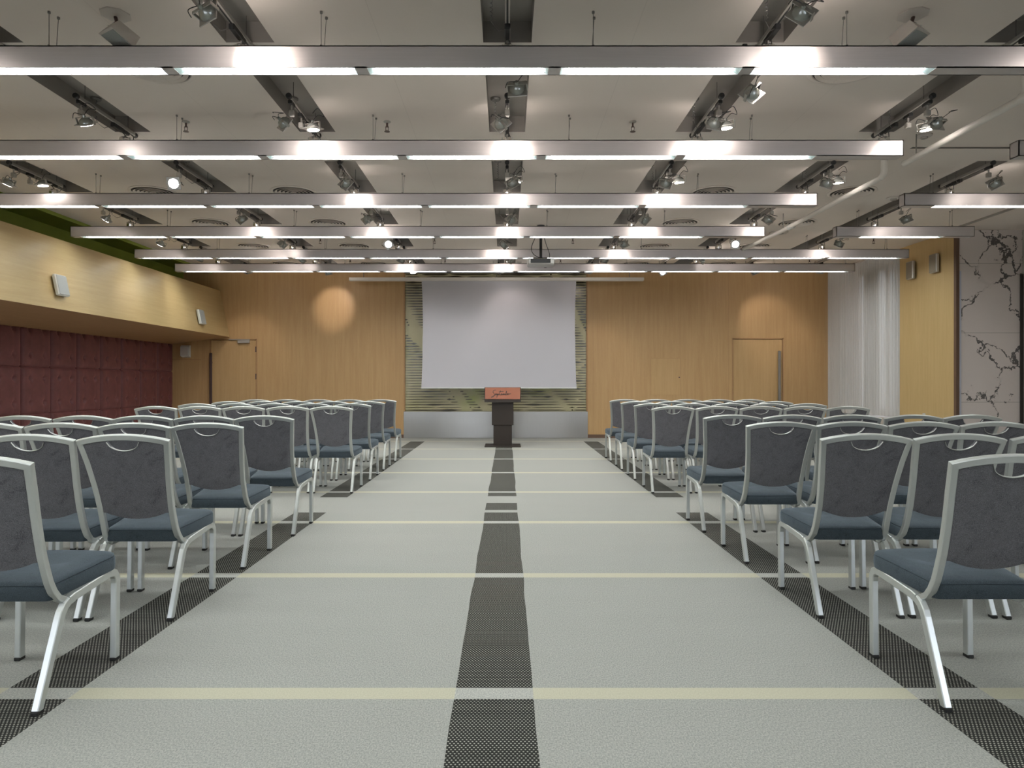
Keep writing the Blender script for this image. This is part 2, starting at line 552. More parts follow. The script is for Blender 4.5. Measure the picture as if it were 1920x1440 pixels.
# faces: 0,1 caps; 2.. sides ; the underside runs from last point to the first
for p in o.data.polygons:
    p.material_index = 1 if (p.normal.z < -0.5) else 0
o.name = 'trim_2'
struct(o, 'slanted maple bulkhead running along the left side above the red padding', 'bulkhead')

# left wall behind pads
b = MB(); b.box(XL - .3, YR, 0, XL - .02, YB, 2.02)
struct(b.build('wall_left', 'red_velvet'), 'dark wall behind the red padded panels', 'wall')

# back wall in pieces around doors and backdrop
def back_piece(mb, x0, x1, z0, z1, y=YB):
    mb.box(x0, y, z0, x1, y + .2, z1)
D1 = (bx_(395), bx_(480), bz_(637))       # left door
D2 = (bx_(1374.5), bx_(1467.5), bz_(635.5))  # right door
BX0, BX1 = bx_(757), bx_(1102)
def wall_seams(mb, lst):
    mb.cur = 1
    for sx_ in lst:
        z1_ = 2.0 if sx_ < -6.4 else 3.56
        mb.box(sx_ - .003, YB - .001, 0.07, sx_ + .003, YB + .002, z1_)
b = MB()
back_piece(b, XL - .3, D1[0] - .02, 0, ZC)
back_piece(b, D1[0] - .02, D1[1] + .02, D1[2] + .02, ZC)
back_piece(b, D1[1] + .02, BX0, 0, ZC)
b.box(D1[0] - .1, YB + .2, 0, D1[1] + .1, YB + .25, D1[2] + .1)  # unseen backing that stops outside light leaking round the door
wall_seams(b, (bx_(742), bx_(482.5), bx_(383), bx_(379)))
b.cur = 0
b.cur = 1
b.box(bx_(322), YB - .001, bz_(675), bx_(377), YB + .002, bz_(674))
struct(b.build('wall_back_left', ['maple', 'maple_soffit']), 'maple veneered back wall left of the screen', 'wall')
b = MB()
b.box(BX0, YB + .08, 0, BX1, YB + .28, ZC)
struct(b.build('wall_back_centre', 'dark_void'), 'dark wall behind the green backdrop', 'wall')
b = MB()
back_piece(b, BX1, D2[0] - .02, 0, ZC)
back_piece(b, D2[0] - .02, D2[1] + .02, D2[2] + .02, ZC)
back_piece(b, D2[1] + .02, XR + .4, 0, ZC)
b.box(D2[0] - .1, YB + .2, 0, D2[1] + .1, YB + .25, D2[2] + .1)  # unseen backing here too, shuts outside light out of the gaps
wall_seams(b, (bx_(1112), bx_(1366)))
struct(b.build('wall_back_right', ['maple', 'maple_soffit']), 'maple veneered back wall right of the screen', 'wall')

def door(name, d, hinge_right, handle_px, hz0, hz1, hmat, label):
    x0, x1, zt = d
    r = thing(name, label, 'door', ((x0 + x1) / 2, YB, 0)); r['kind'] = 'structure'
    cx = (x0 + x1) / 2
    m = MB(); m.bbox(x0 - cx + .008, 0.012, 0.008, x1 - cx - .008, .06, zt - .012, .004); m.build('door_leaf', 'maple_door', r)
    m = MB()
    m.box(x0 - cx - .02, -.004, 0, x0 - cx + .004, .1, zt + .02)
    m.box(x1 - cx - .004, -.004, 0, x1 - cx + .02, .1, zt + .02)
    m.box(x0 - cx - .02, -.004, zt - .002, x1 - cx + .02, .1, zt + .02)
    m.build('door_frame', 'maple_soffit', r)
    hx = bx_(handle_px) - cx
    m = MB(); m.bbox(hx - .028, -.075, hz0, hx + .028, -.045, hz1, .006)
    for zz in (hz0 + .12, hz1 - .2):
        m.tube([(hx, -.05, zz), (hx, .014, zz)], .012, 8)
    h = m.build('door_handle', hmat, r)
    return r, cx
r1, cx1 = door('door_1', D1, True, 394.5 + 3, bz_(765), bz_(662), 'dark_bronze', 'maple door on the left with a tall dark bronze pull handle')
m = MB(); m.bbox(bx_(447) - cx1, -.06, bz_(643.5), bx_(469) - cx1, .01, bz_(638), .006); m.box(bx_(430) - cx1, -.03, bz_(637.5), bx_(469) - cx1, -.01, bz_(636))
m.build('door_closer', 'silver_paint', r1)
for zz in (bz_(655), bz_(706), .3):
    m = MB(); m.tube([(D1[1] - cx1, -.008, zz - .06), (D1[1] - cx1, -.008, zz + .06)], .012, 8); m.build('hinge', 'dark_bronze', r1)
r2, cx2 = door('door_2', D2, False, 1459.5, bz_(760), bz_(658), 'handle_steel', 'maple door on the right with a tall grey steel pull handle')

# service hatch
hx0, hx1, hz0, hz1 = bx_(1220), bx_(1276), bz_(741), bz_(671.5)
r = thing('service_hatch', 'small flush maple hatch with a round knob left of the right door', 'hatch', ((hx0 + hx1) / 2, YB, hz0))
w = (hx1 - hx0) / 2
m = MB(); m.bbox(-w + .006, -.006, .006, w - .006, .0, hz1 - hz0 - .006, .002); m.build('hatch_panel', 'maple_door', r)
m = MB(); m.box(-w, -.003, 0, -w + .006, .0, hz1 - hz0); m.box(w - .006, -.003, 0, w, .0, hz1 - hz0); m.box(-w, -.003, hz1 - hz0 - .006, w, .0, hz1 - hz0); m.build('hatch_frame', 'maple_soffit', r)
m = MB(); m.lathe([(.006, 0), (.006, .02), (.016, .028), (.014, .04), (.0, .042)], 12, Matrix.Translation((w - .035, -.006, (hz1 - hz0) * .48)) @ Matrix.Rotation(radians(90), 4, 'X')); m.build('knob', 'dark_bronze', r)

# baseboards
for nm, x0, x1 in (('baseboard_back_left', D1[1] + .03, BX0), ('baseboard_back_right', BX1, D2[0] - .03), ('baseboard_back_far_right', D2[1] + .03, XR)):
    m = MB(); m.box(x0, YB - .02, 0, x1, YB, .075)
    struct(m.build(nm, 'skirting'), 'dark brown skirting board along the maple wall', 'baseboard')

# backdrop: steel plinth plus olive patterned glass
w = BX1 - BX0
m = MB(); m.bbox(0, -.02, 0, w, .06, bz_(771.5), .003)
o = m.build('steel_plinth', 'steel_plinth', None, (BX0, YB, 0)); tag(o, 'low brushed steel plinth below the green patterned backdrop', 'plinth')
z0 = bz_(771.5)
r = thing('patterned_backdrop', 'olive green glass backdrop with dark horizontal leaf lines behind the screen', 'wall panel', (BX0, YB, z0))
m = MB(); m.box(0.0, .035, 0, w, .06, 3.56 - z0); m.build('glass_panel', 'backdrop_green', r)
for k_ in range(1, 3):
    pass
rnd = random.Random(5)
m = MB()
H = 3.56 - z0
zz = .03
def gapped(x, z):
    g1 = abs((x - (0.15 + (2.0 - z) * 0.62)))       # diagonal plain bands
    g2 = abs((x - (1.35 + (0.5 - z) * 1.0)))
    g3 = abs((x - (2.95 + (0.6 - z) * 1.1)))
    g4 = abs((x - (3.75 + (2.0 - z) * 0.5)))
    return g1 < .075 or g2 < .09 or g3 < .035 or g4 < .04
row = 0
while zz < H - .02:
    x = rnd.uniform(0, .06)
    while x < w - .03:
        L = rnd.uniform(.5, 1.7)
        x1 = min(x + L, w - .01)
        n = max(3, int((x1 - x) / .04))
        pts = []
        segs = []; cur = []
        for i in range(n + 1):
            xx = x + (x1 - x) * i / n
            if gapped(xx, zz):
                if len(cur) > 1: segs.append(cur)
                cur = []
            else: cur.append(xx)
        if len(cur) > 1: segs.append(cur)
        for sg in segs:
            a0, a1 = sg[0], sg[-1]; tk = rnd.choice([.010, .012, .014]) if zz < 1.4 else rnd.choice([.018, .022, .026])
            pk = rnd.uniform(.3, .8); bul = rnd.choice([0, 0, 0, 0, .008, .012]); nn = max(4, len(sg))
            top = []; bot = []
            for i in range(nn + 1):
                t = i / nn; xx = a0 + (a1 - a0) * t
                h = min(1, 6 * t, 6 * (1 - t)) * tk * .5 + bul * math.exp(-((t - pk) / .12) ** 2) + .0015
                top.append((xx, zz + h)); bot.append((xx, zz - h))
            m.prism_y(bot + top[::-1], .022, .036)
        x = x1 + rnd.uniform(.0, .05)
    zz += .0575; row += 1
m.build('leaf_lines', 'panel_dark', r)
m = MB(); m.box(0, -.01, 0, .03, .06, H); m.box(w - .03, -.01, 0, w, .06, H); m.build('side_frame', 'maple_soffit', r)

# projection screen and its long housing
YS = 14.25; SS = FPX / YS
sx0, sx1 = (791.5 - 950) / SS, (1079.5 - 950) / SS
zs0, zs1 = CAM_H + (717 - 727) / SS, CAM_H + (717 - 524) / SS
r = thing('projection_screen', 'large white projection screen lowered in front of the green backdrop', 'projection screen', ((sx0 + sx1) / 2, YS, zs0))
m = MB(); m.smooth = True
NX, NZ = 24, 24; v = []; f = []
hw = (sx1 - sx0) / 2
for side in (0, 1):
    for j in range(NZ + 1):
        t = j / NZ
        wv = hw * (1 + .012 * (abs(2 * t - 1) ** 3) - (.0 if t < .5 else .004)) - .012 * sin(pi * t)
        for i in range(NX + 1):
            s_ = 2 * i / NX - 1
            yy = -.025 * sin(pi * t) * (s_ * s_) + .003 * side + .01 * (abs(s_) ** 6) * (1 - t)
            v.append((s_ * wv, yy, t * (zs1 - zs0)))
st = (NX + 1) * (NZ + 1)
for j in range(NZ):
    for i in range(NX):
        a = j * (NX + 1) + i
        f.append((a, a + 1, a + NX + 2, a + NX + 1)); f.append((a + st, a + st + NX + 1, a + st + NX + 2, a + st + 1))
m.add(v, f); m.build('screen_cloth', 'screen_cloth', r)
m = MB(); m.bbox(-hw * 1.012, -.012, -.02, hw * 1.012, .012, .006, .005); m.build('bottom_bar', 'white_plastic', r)
hx0, hx1 = (655 - 950) / SS - (sx0 + sx1) / 2, (1207 - 950) / SS - (sx0 + sx1) / 2
m = MB(); m.bbox(hx0, -.05, zs1 - zs0 - .03, hx1, .07, zs1 - zs0 + .04, .01); m.build('screen_housing', 'pipe_paint', r)
for xx in (hx0 + .3, (hx0 + hx1) / 2, hx1 - .3):
    m = MB(); m.tube([(xx, 0, zs1 - zs0 + .04), (xx, 0, ZC - zs0)], .008, 6); m.build('hanger_rod', 'wire_steel', r)

# lectern
YL = 12.75
r = thing('lectern', 'dark brown lectern with a copper front plate reading September', 'lectern', ((942.5 - 950) / 100.4, YL, 0))
m = MB(); m.bbox(-.335, -.13, 0, .335, .42, .022, .004); m.build('base_plate', 'lectern_dark', r)
m = MB(); m.bbox(-.172, .02, .022, .172, .30, .42, .004); m.build('lower_column', 'lectern_dark', r)
m = MB(); m.bbox(-.202, .0, .40, .202, .32, .86, .004); m.build('upper_column', 'lectern_dark', r)
m = MB()
m.prism_x([(-.10, .83), (.34, .83), (.34, 1.10), (-.062, 1.108)], -.337, .337)
m.build('head_box', 'lectern_dark', r)
# copper plate slightly leaning back
Mp = Matrix.Translation((0, -.099, .888)) @ Matrix.Rotation(radians(-9.5), 4, 'X')
m = MB(); m.bbox(-.325, -.006, 0, .325, .004, .218, .002, Mp); pl = m.build('front_plate', 'copper', r)
# hand-written word, each stroke a thin raised line
def bez(P, n=8):
    out = []
    for i in range(len(P) - 1):
        p0 = Vector(P[max(i - 1, 0)]); p1 = Vector(P[i]); p2 = Vector(P[i + 1]); p3 = Vector(P[min(i + 2, len(P) - 1)])
        for k_ in range(n):
            t = k_ / n
            out.append(0.5 * ((2 * p1) + (-p0 + p2) * t + (2 * p0 - 5 * p1 + 4 * p2 - p3) * t * t + (-p0 + 3 * p1 - 3 * p2 + p3) * t ** 3))
    out.append(Vector(P[-1])); return out
strokes = [
    [(1.05, 2.55), (.85, 2.75), (.45, 2.45), (.3, 1.95), (.6, 1.55), (.72, 1.0), (.35, .35), (-.1, .2), (.05, .55), (.45, .75), (.95, 1.05)],       # S
    [(.95, 1.05), (1.2, 1.35), (1.12, 1.55), (.98, 1.3), (1.1, 1.0), (1.35, 1.1), (1.55, 1.45)],                                                # e
    [(1.55, 1.45), (1.5, 1.0), (1.35, .2), (1.45, .9), (1.7, 1.45), (1.85, 1.25), (1.7, 1.0), (1.6, 1.1), (1.95, 1.15), (2.15, 1.5)],            # p
    [(2.3, 2.55), (2.2, 1.8), (2.15, 1.15), (2.3, 1.0), (2.5, 1.15)], [(1.9, 2.1), (2.5, 2.18), (3.2, 2.2)],                                       # t
    [(2.5, 1.15), (2.72, 1.4), (2.65, 1.55), (2.52, 1.3), (2.62, 1.02), (2.85, 1.1), (3.0, 1.45)],                                              # e
    [(3.0, 1.45), (2.97, 1.05), (3.15, 1.45), (3.22, 1.35), (3.2, 1.05), (3.4, 1.45), (3.48, 1.35), (3.48, 1.05), (3.7, 1.2)],                   # m
    [(3.7, 1.2), (3.95, 2.0), (3.95, 2.3), (3.82, 1.9), (3.78, 1.1), (3.95, 1.0), (4.08, 1.25), (3.95, 1.4), (4.2, 1.3)],                         # b
    [(4.2, 1.3), (4.42, 1.4), (4.38, 1.58), (4.22, 1.3), (4.32, 1.05), (4.6, 1.15)],                                                            # e
    [(4.6, 1.15), (4.75, 1.5), (4.72, 1.35), (4.95, 1.42), (5.2, 1.5)],                                                                         # r
]
m = MB()
for P in strokes:
    pts = [Mp @ Vector((-.20 + q[0] * .0685, -.0075, .022 + q[1] * .055)) for q in bez([(a, b_, 0) for a, b_ in P], 5)]
    m.tube(pts, .0048, 5)
m.build('september_lettering', 'black_plastic', r)

# emergency light box near the left door
r = thing('emergency_light', 'white boxy wall light high beside the left door', 'wall light', (bx_(350), YB, bz_(659)))
m = MB(); m.prism_x([(0, -.13), (-.02, -.13), (-.10, -.10), (-.10, .09), (-.06, .13), (0, .13)], -.09, .09); m.build('housing', 'white_plastic', r)
m = MB(); m.bbox(-.07, -.106, -.08, .07, -.10, .08, .002); m.build('lens', 'white_paint', r)

# ------------------------------------------------------------------ right side: curtain window, pier, marble
b = MB()
wy0, wy1, wz0, wz1 = 12.5, 14.45, .62, 3.45
wx = XR + .22
b.box(wx, 12.0, 0, wx + .2, wy0, ZC); b.box(wx, wy1, 0, wx + .2, YB + .2, ZC)
b.box(wx, wy0, 0, wx + .2, wy1, wz0); b.box(wx, wy0, wz1, wx + .2, wy1, ZC)
struct(b.build('wall_right', 'wall_plaster'), 'right wall with the curtained window', 'wall')
r = thing('window_1', 'tall window behind the sheer curtain', 'window', (wx + .05, (wy0 + wy1) / 2, wz0)); r['kind'] = 'structure'
hh, ww = wz1 - wz0, (wy1 - wy0) / 2
m = MB(); m.box(.04, -ww, 0, .048, ww, hh); m.build('window_pane', 'window_glass', r)
m = MB()
for yy in (-ww, -.3, .32, ww - .05): m.box(.01, yy, 0, .08, yy + .05, hh)
for zz in (0, hh - .05): m.box(.01, -ww, zz, .08, ww, zz + .05)
m.build('window_frame', 'window_frame_paint', r)
m = MB(); m.bbox(-.0, -.0, 0, .30, YB - 12.27, .56, .006)
o = m.build('window_ledge', 'white_paint', None, (XR - .16, 12.27, 0)); tag(o, 'low white boxed ledge under the sheer curtain', 'ledge')
# curtain
m = MB(); m.smooth = True
n = 420; v = []; f = []
rnd = random.Random(2)
y0c, y1c = 12.12, 14.72
ph = 0; xsn = []
for i in range(n + 1):
    t = i / n
    ph += .52 + .16 * sin(t * 23) + .1 * sin(t * 61)
    amp = .028 + .016 * sin(t * 17 + 1)
    xsn.append((XR - .02 - .10 * t + .11 * max(0, 1 - t * 5) + amp * sin(ph), y0c + (y1c - y0c) * t + .008 * cos(ph)))
for j, z_ in enumerate([.575, 1.5, 2.6, 3.57]):
    sc = [1.15, 1.05, 1, .8][j]
    for (a, c) in xsn:
        v.append((a, c, z_))
for j in range(3):
    for i in range(n):
        a = j * (n + 1) + i
        f.append((a, a + 1, a + n + 2, a + n + 1))
m.add(v, f)
cr = thing('sheer_curtain', 'full height white sheer curtain hanging in the right corner', 'curtain', (0, 0, 0))
m.build('curtain_cloth', 'sheer_cloth', cr, sharp=180)
m = MB(); m.bbox(XR - .09, 12.3, 3.57, XR - .03, y1c, 3.6, .004); m.build('curtain_rail', 'white_paint', cr)

# pier clad in maple, its shaded wood return painted dark brown
b = MB(); b.box(XR, YM + .03, 0, XR + .03, 12.26, ZC)
struct(b.build('wall_right_pier', 'maple_yellow'), 'yellow maple clad pier right of the curtain', 'wall').name = 'wall_right_middle'
b = MB(); b.box(XR + .0, YM - .03, 0, XR + .05, YM + .03, ZC)
struct(b.build('trim_3', 'skirting'), 'wood return between pier and marble, its shade painted dark', 'trim')
b = MB(); b.box(XR + .05, YM - .02, 0.0, XR + .085, YM + .03, 2.95)  # window light in the gap, put in as a pale strip
struct(b.build('gap_light_strip', 'gap_light_paint'), 'pale bluish strip standing for window light beside the marble', 'trim')
b = MB(); b.box(XR + .05, YM, 0, XRR, YM + .1, ZC)
struct(b.build('wall_marble', 'marble'), 'white marble wall with black veins on the far right', 'wall').name = 'wall_right_marble'
b = MB(); b.box(XRR, YR, 0, XRR + .2, YM + .1, ZC)
struct(b.build('wall_right_near', 'wall_plaster'), 'plain side wall right of the marble', 'wall')
b = MB(); b.box(XRR - .04, YM - .03, 0, XRR, YM, 2.9)
struct(b.build('trim_6', 'dark_void'), 'dark vertical strip at the right end of the marble', 'trim')
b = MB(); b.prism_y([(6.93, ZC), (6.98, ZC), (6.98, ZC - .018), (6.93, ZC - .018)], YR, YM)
struct(b.build('trim_5', 'slot_metal'), 'thin seam batten running along the right ceiling', 'trim')

def wall_speaker(name, loc, rz, tilt, w, h, d, mats, label, group):
    r = thing(name, label, 'speaker', loc, group)
    r.rotation_euler = (0, 0, rz)
    M = Matrix.Rotation(tilt, 4, 'X')
    m = MB(); m.bbox(-w / 2, 0, -h / 2, w / 2, d, h / 2, .012, M); m.build('cabinet', mats[0], r)
    m = MB(); m.bbox(-w / 2 + .012, -.004, -h / 2 + .012, w / 2 - .012, .004, h / 2 - .012, .003, M); m.build('grille', mats[1], r)
    m = MB(); m.box(-w * .2, d - .006, -h * .2, w * .2, d + .018, h * .2, M); m.build('bracket', 'wire_steel', r)
# left bulkhead face leans: outward normal faces +x and slightly down
tl = math.atan2(.21, 1.0)
def bulk_x(z): return -5.985 - .21 * (z - 2.18)
for yy, zz, nm in ((9.2, 2.51, 'nearer'), (13.42, 2.49, 'farther')):
    wall_speaker('wall_speaker', (bulk_x(zz) + .075, yy, zz), radians(90), -tl, .235, .29, .055, ('white_plastic', 'speaker_mesh'),
                 'flat white loudspeaker on the left bulkhead, %s of the two' % nm, 'loudspeakers on the left bulkhead')
for yy, nm in ((11.85, 'left'), (11.2, 'right')):
    wall_speaker('wall_speaker', (XR - .075, yy, CAM_H + (717 - (507 if nm == 'left' else 494)) * yy / FPX), radians(-90), 0, .20, .31, .055, ('silver_paint', 'pier_speaker'),
                 'narrow bronze loudspeaker high on the maple pier, %s of the pair' % nm, 'loudspeakers on the maple pier')
r = thing('wall_socket', 'tiny white socket plate low on the maple pier', 'socket', (XR, 11.54, .645))
m = MB(); m.bbox(-.012, -.035, -.035, 0, .035, .035, .004); m.build('plate', 'white_plastic', r)
m = MB(); m.bbox(-.016, -.02, -.02, -.012, .02, .02, .001); m.build('cover', 'white_paint', r)

# rear part of the room behind the camera
b = MB()
yw = YR
for (x0, x1, z0_, z1_) in ((XL - .3, -6.2, 0, ZC), (-6.2, 7.2, 3.3, ZC), (-3.0, -2.25, 0, 3.3), (-1.15, 1.7, 0, 3.3), (2.4, 3.3, 0, 3.3), (7.2, XRR + .3, 0, ZC)):
    b.box(x0, yw - .2, z0_, x1, yw, z1_)
struct(b.build('wall_rear', 'wall_plaster'), 'rear wall behind the camera', 'wall')
for i, (x0, x1) in enumerate(((-6.2, -3.0), (-2.25, -1.15), (1.7, 2.4), (3.3, 7.2))):  # unseen windows, widths set for fill light and plinth reflections
    r = thing('window_%d' % (i + 2), 'unseen glazed opening in the rear wall, sized for fill light', 'window', ((x0 + x1) / 2, yw - .1, 0)); r['kind'] = 'structure'
    m = MB(); m.box((x0 - x1) / 2, -.004, .05, (x1 - x0) / 2, .004, 3.3); m.build('window_pane', 'window_glass', r)
    m = MB()
    for xx in ((x0 - x1) / 2, -.02, (x1 - x0) / 2 - .04): m.box(xx, -.03, 0, xx + .04, .03, 3.3)
    m.box((x0 - x1) / 2, -.03, 0, (x1 - x0) / 2, .03, .05)
    m.build('window_frame', 'window_frame_paint', r)

# ------------------------------------------------------------------ red padded wall tiles
def pad_meshes(h, btn):
    W = .650; N = 34; Mz = int(36 * h / .727)
    m = MB(); m.smooth = True; v = []; f = []
    for j in range(Mz + 1):
        for i in range(N + 1):
            y = W * i / N; z = h * j / Mz
            e = min(y, W - y, z, h - z)
            d = .055 * (1 - math.exp(-e / .022))
            for (by, bz) in btn:
                q = sqrt((y - by) ** 2 + (z - bz) ** 2)
                d -= .042 * math.exp(-(q / .032) ** 2)
                # fold running up and down from the button
                d -= .013 * math.exp(-((y - by) / .014) ** 2) * math.exp(-(abs(z - bz) / .09))
                d -= .008 * math.exp(-((z - bz) / .014) ** 2) * math.exp(-(abs(y - by) / .07))
            v.append((d, y, z))
    for j in range(Mz):
        for i in range(N):
            a = j * (N + 1) + i
            f.append((a, a + 1, a + N + 2, a + N + 1))
    o = len(v)
    bd = [i for i in range(N + 1)] + [j * (N + 1) + N for j in range(1, Mz + 1)] + [Mz * (N + 1) + i for i in range(N - 1, -1, -1)] + [j * (N + 1) for j in range(Mz - 1, 0, -1)]
    for q in bd: v.append((-.015, v[q][1], v[q][2]))
    nb = len(bd)
    for q in range(nb):
        q2 = (q + 1) % nb
        f.append((bd[q2], bd[q], o + q, o + q2))
    f.append(tuple(o + q for q in range(nb)))
    m.add(v, f)
    return m
def make_pad(h, btn):
    r = thing('wall_pad', 'x', 'wall pad', (0, 0, 0), 'red buttoned pads on the left wall')
    c = pad_meshes(h, btn).build('cushion', 'red_velvet', r, sharp=180)
    ks = [c]
    for (by, bz) in btn:
        m = MB(); m.lathe([(.014, 0), (.013, .005), (.006, .009), (0.0, .010)], 10, Matrix.Translation((.010, by, bz)) @ Matrix.Rotation(radians(90), 4, 'Y'))
        ks.append(m.build('button', 'red_velvet', r))
    reindex(ks)
    return r
BT = [(.17, .18), (.48, .18), (.17, .55), (.48, .55)]
padA = make_pad(.727, BT); padB = make_pad(.60, [(a, c - .0) for a, c in BT])
padB.location = (-50, 0, 0)
first = {0: True, 2: True}
for c_ in range(10):
    for r_ in range(3):
        proto = padB if r_ == 2 else padA
        key = 2 if r_ == 2 else 0
        o = proto if first[key] else copy_tree(proto)
        first[key] = False
        zz = [0.0, .711, 1.438][r_]
        o.location = (XL - .012, YB - .657 * (c_ + 1) + .003, zz if r_ else -.016 + .016)
        hgt = ['bottom', 'middle', 'top'][r_]
        tag(o, 'dark red buttoned wall pad, %s row, %s from the wood doorway corner' % (hgt, ORD[c_]), 'wall pad', 'red buttoned pads on the left wall')

# ------------------------------------------------------------------ light beams
BW, BH = .112, .142
ZT = CAM_H + 2.17
ZBm = ZT - BH
def light_beam(y, x0, x1, lamps, wires, label):
    r = thing('light_beam', label, 'ceiling light', ((x0 + x1) / 2, y + BW / 2, ZT), 'long aluminium light beams across the ceiling')
    ox = (x0 + x1) / 2
    m = MB()
    th = .008
    m.box(x0 - ox, -BW / 2, -BH, x1 - ox, -BW / 2 + th, 0)
    m.box(x0 - ox, BW / 2 - th, -BH, x1 - ox, BW / 2, 0)
    m.box(x0 - ox, -BW / 2, -th, x1 - ox, BW / 2, 0)
    m.box(x0 - ox, -BW / 2, -BH, x0 - ox + th, BW / 2, 0)
    m.box(x1 - ox - th, -BW / 2, -BH, x1 - ox, BW / 2, 0)
    # closed undersides between lamps
    e = x0
    for (a, c) in sorted(lamps) + [(x1, x1)]:
        if a > e + .001: m.box(e - ox, -BW / 2, -BH, a - ox, BW / 2, -BH + .006)
        e = max(e, c)
    m.build('housing', 'beam_metal', r)
    for (a, c) in lamps:
        t = MB()
        t.box(a - ox + .05, -BW / 2 + th + .004, -BH + .012, c - ox - .05, BW / 2 - th - .004, -BH + .02)
        tb = t.build('fluorescent_lamp', 'tube_light', r)
        t = MB()
        for q, sgn in ((a - ox, 1), (c - ox, -1)):
            t.add([(q, -BW / 2 + th, -BH + .001), (q, BW / 2 - th, -BH + .001), (q + sgn * .06, BW / 2 - th, -BH + .04), (q + sgn * .06, -BW / 2 + th, -BH + .04)], [(0, 1, 2, 3)])
        t.build('reflector', 'reflector', r)
    for wx_ in wires:
        if not (x0 + .1 < wx_ < x1 - .1): continue
        for dy in (-.035, .035):
            t = MB(); t.tube([(wx_ - ox, dy, 0), (wx_ - ox + (.015 if dy > 0 else 0), dy, ZC - ZT)], .0022, 5)
            t.lathe([(.008, 0), (.008, .012)], 8, Matrix.Translation((wx_ - ox, dy, 0)))
            t.lathe([(.009, 0), (.009, .014)], 8, Matrix.Translation((wx_ - ox + (.015 if dy > 0 else 0), dy, ZC - ZT - .014)))
            t.build('suspension_wire', 'wire_steel', r)
    return r
WR = [-4.72, -2.96, -1.2, .56, 2.2, 4.9, 6.2]
ends = [2.77 - 1.25 * k_ for k_ in range(7)]
base_l = [(e - 1.17, e) for e in ends]
XLB = -6.06
light_beam(ROWS[0], XLB, 3.57, base_l, WR, 'nearest long aluminium light beam, widest across the top of the room')
light_beam(ROWS[1], XLB, 3.55, base_l, WR, 'second aluminium light beam from the camera')
light_beam(ROWS[2], XLB, 3.56, base_l, WR, 'third aluminium light beam from the camera')
light_beam(ROWS[3], XLB, 3.585, [(a - .03, c - .03) for a, c in base_l], WR, 'fourth aluminium light beam from the camera')
far = [(6.43 - 1.25 * k_ - 1.17, 6.43 - 1.25 * k_) for k_ in range(10)]
light_beam(ROWS[4], XLB, 6.55, far, WR, 'fifth light beam from the camera, reaching over to the right wall')
light_beam(ROWS[5], XLB, 6.36, [(6.25 - 1.225 * k_ - 1.15, 6.25 - 1.225 * k_) for k_ in range(10)], WR, 'farthest light beam, in front of the projection screen top')
light_beam(ROWS[2], 4.56, 6.5, [(4.92, 6.09)], [4.9, 6.2], 'short darker light beam at far right, nearer of the two short ones')
light_beam(ROWS[3], 4.58, 6.5, [(4.93, 6.08)], [4.9, 6.2], 'short light beam at right in front of the marble wall')
light_beam(ROWS[1], 4.58, 6.5, [(4.93, 6.08)], [4.9, 6.2], 'short light beam cut off by the right photo edge')
for q, y in enumerate((4.395, 2.70, 1.0)):  # unseen short beams, added to brighten the marble corner
    light_beam(y, 4.58, 6.5, [(4.93, 6.08)], [], 'added unseen short light beam off to the right, %s from the marble' % ORD[q + 1])
for q, y in enumerate((2.70, 1.0, -.7, -2.3)):
    light_beam(y, XLB, 3.57, base_l, [], 'light beam above the camera, %s behind the nearest visible one' % ORD[q])

# ------------------------------------------------------------------ tracks and spotlights
def make_track():
    r = thing('ceiling_track', 'x', 'lighting track', (0, 0, 0), 'lighting tracks in the ceiling slots')
    ks = []
    m = MB()
    m.sweep([(0, 0, 0), (0, .9, 0)], frame_section(.016, .019, .006), (0, 0, 1))
    ks.append(m.build('rail', 'silver_paint', r))
    m = MB(); m.box(-.006, .03, -.0205, .006, .87, -.0185); ks.append(m.build('conductor_groove', 'black_plastic', r))
    for yy in (-.02, .88):
        m = MB(); m.lathe([(.018, 0), (.024, .006), (.024, .034), (.018, .04)], 12, Matrix.Translation((0, yy, 0)) @ Matrix.Rotation(radians(-90), 4, 'X')); ks.append(m.build('end_cap', 'black_plastic', r))
    for yy in (.12, .78):
        m = MB(); m.tube([(0, yy, .018), (0, yy, .168)], .003, 5); ks.append(m.build('hanger', 'wire_steel', r))
    m = MB(); m.bbox(-.019, .52, -.055, .019, .68, -.017, .005); ks.append(m.build('driver_box', 'black_plastic', r))
    m = MB()
    P = [(0, .66, -.03), (.03, .70, -.09), (.05, .76, -.10), (.03, .82, -.05), (0, .84, -.02)]
    m.tube(bez(P, 5), .0035, 5); ks.append(m.build('cable', 'black_plastic', r))
    m = MB(); m.lathe([(.035, .148), (.045, .158), (.045, .169)], 16, Matrix.Translation((-.105, .45, .0)))
    m.tube([(-.105, .45, .15)] + [(-.105 + .009 * cos(q * 1.5), .45 + .009 * sin(q * 1.5), .14 - q * .0065) for q in range(28)] + [(-.06, .5, -.08), (0, .56, -.03)], .003, 5)
    ks.append(m.build('power_lead', 'wire_steel', r))
    reindex(ks); return r
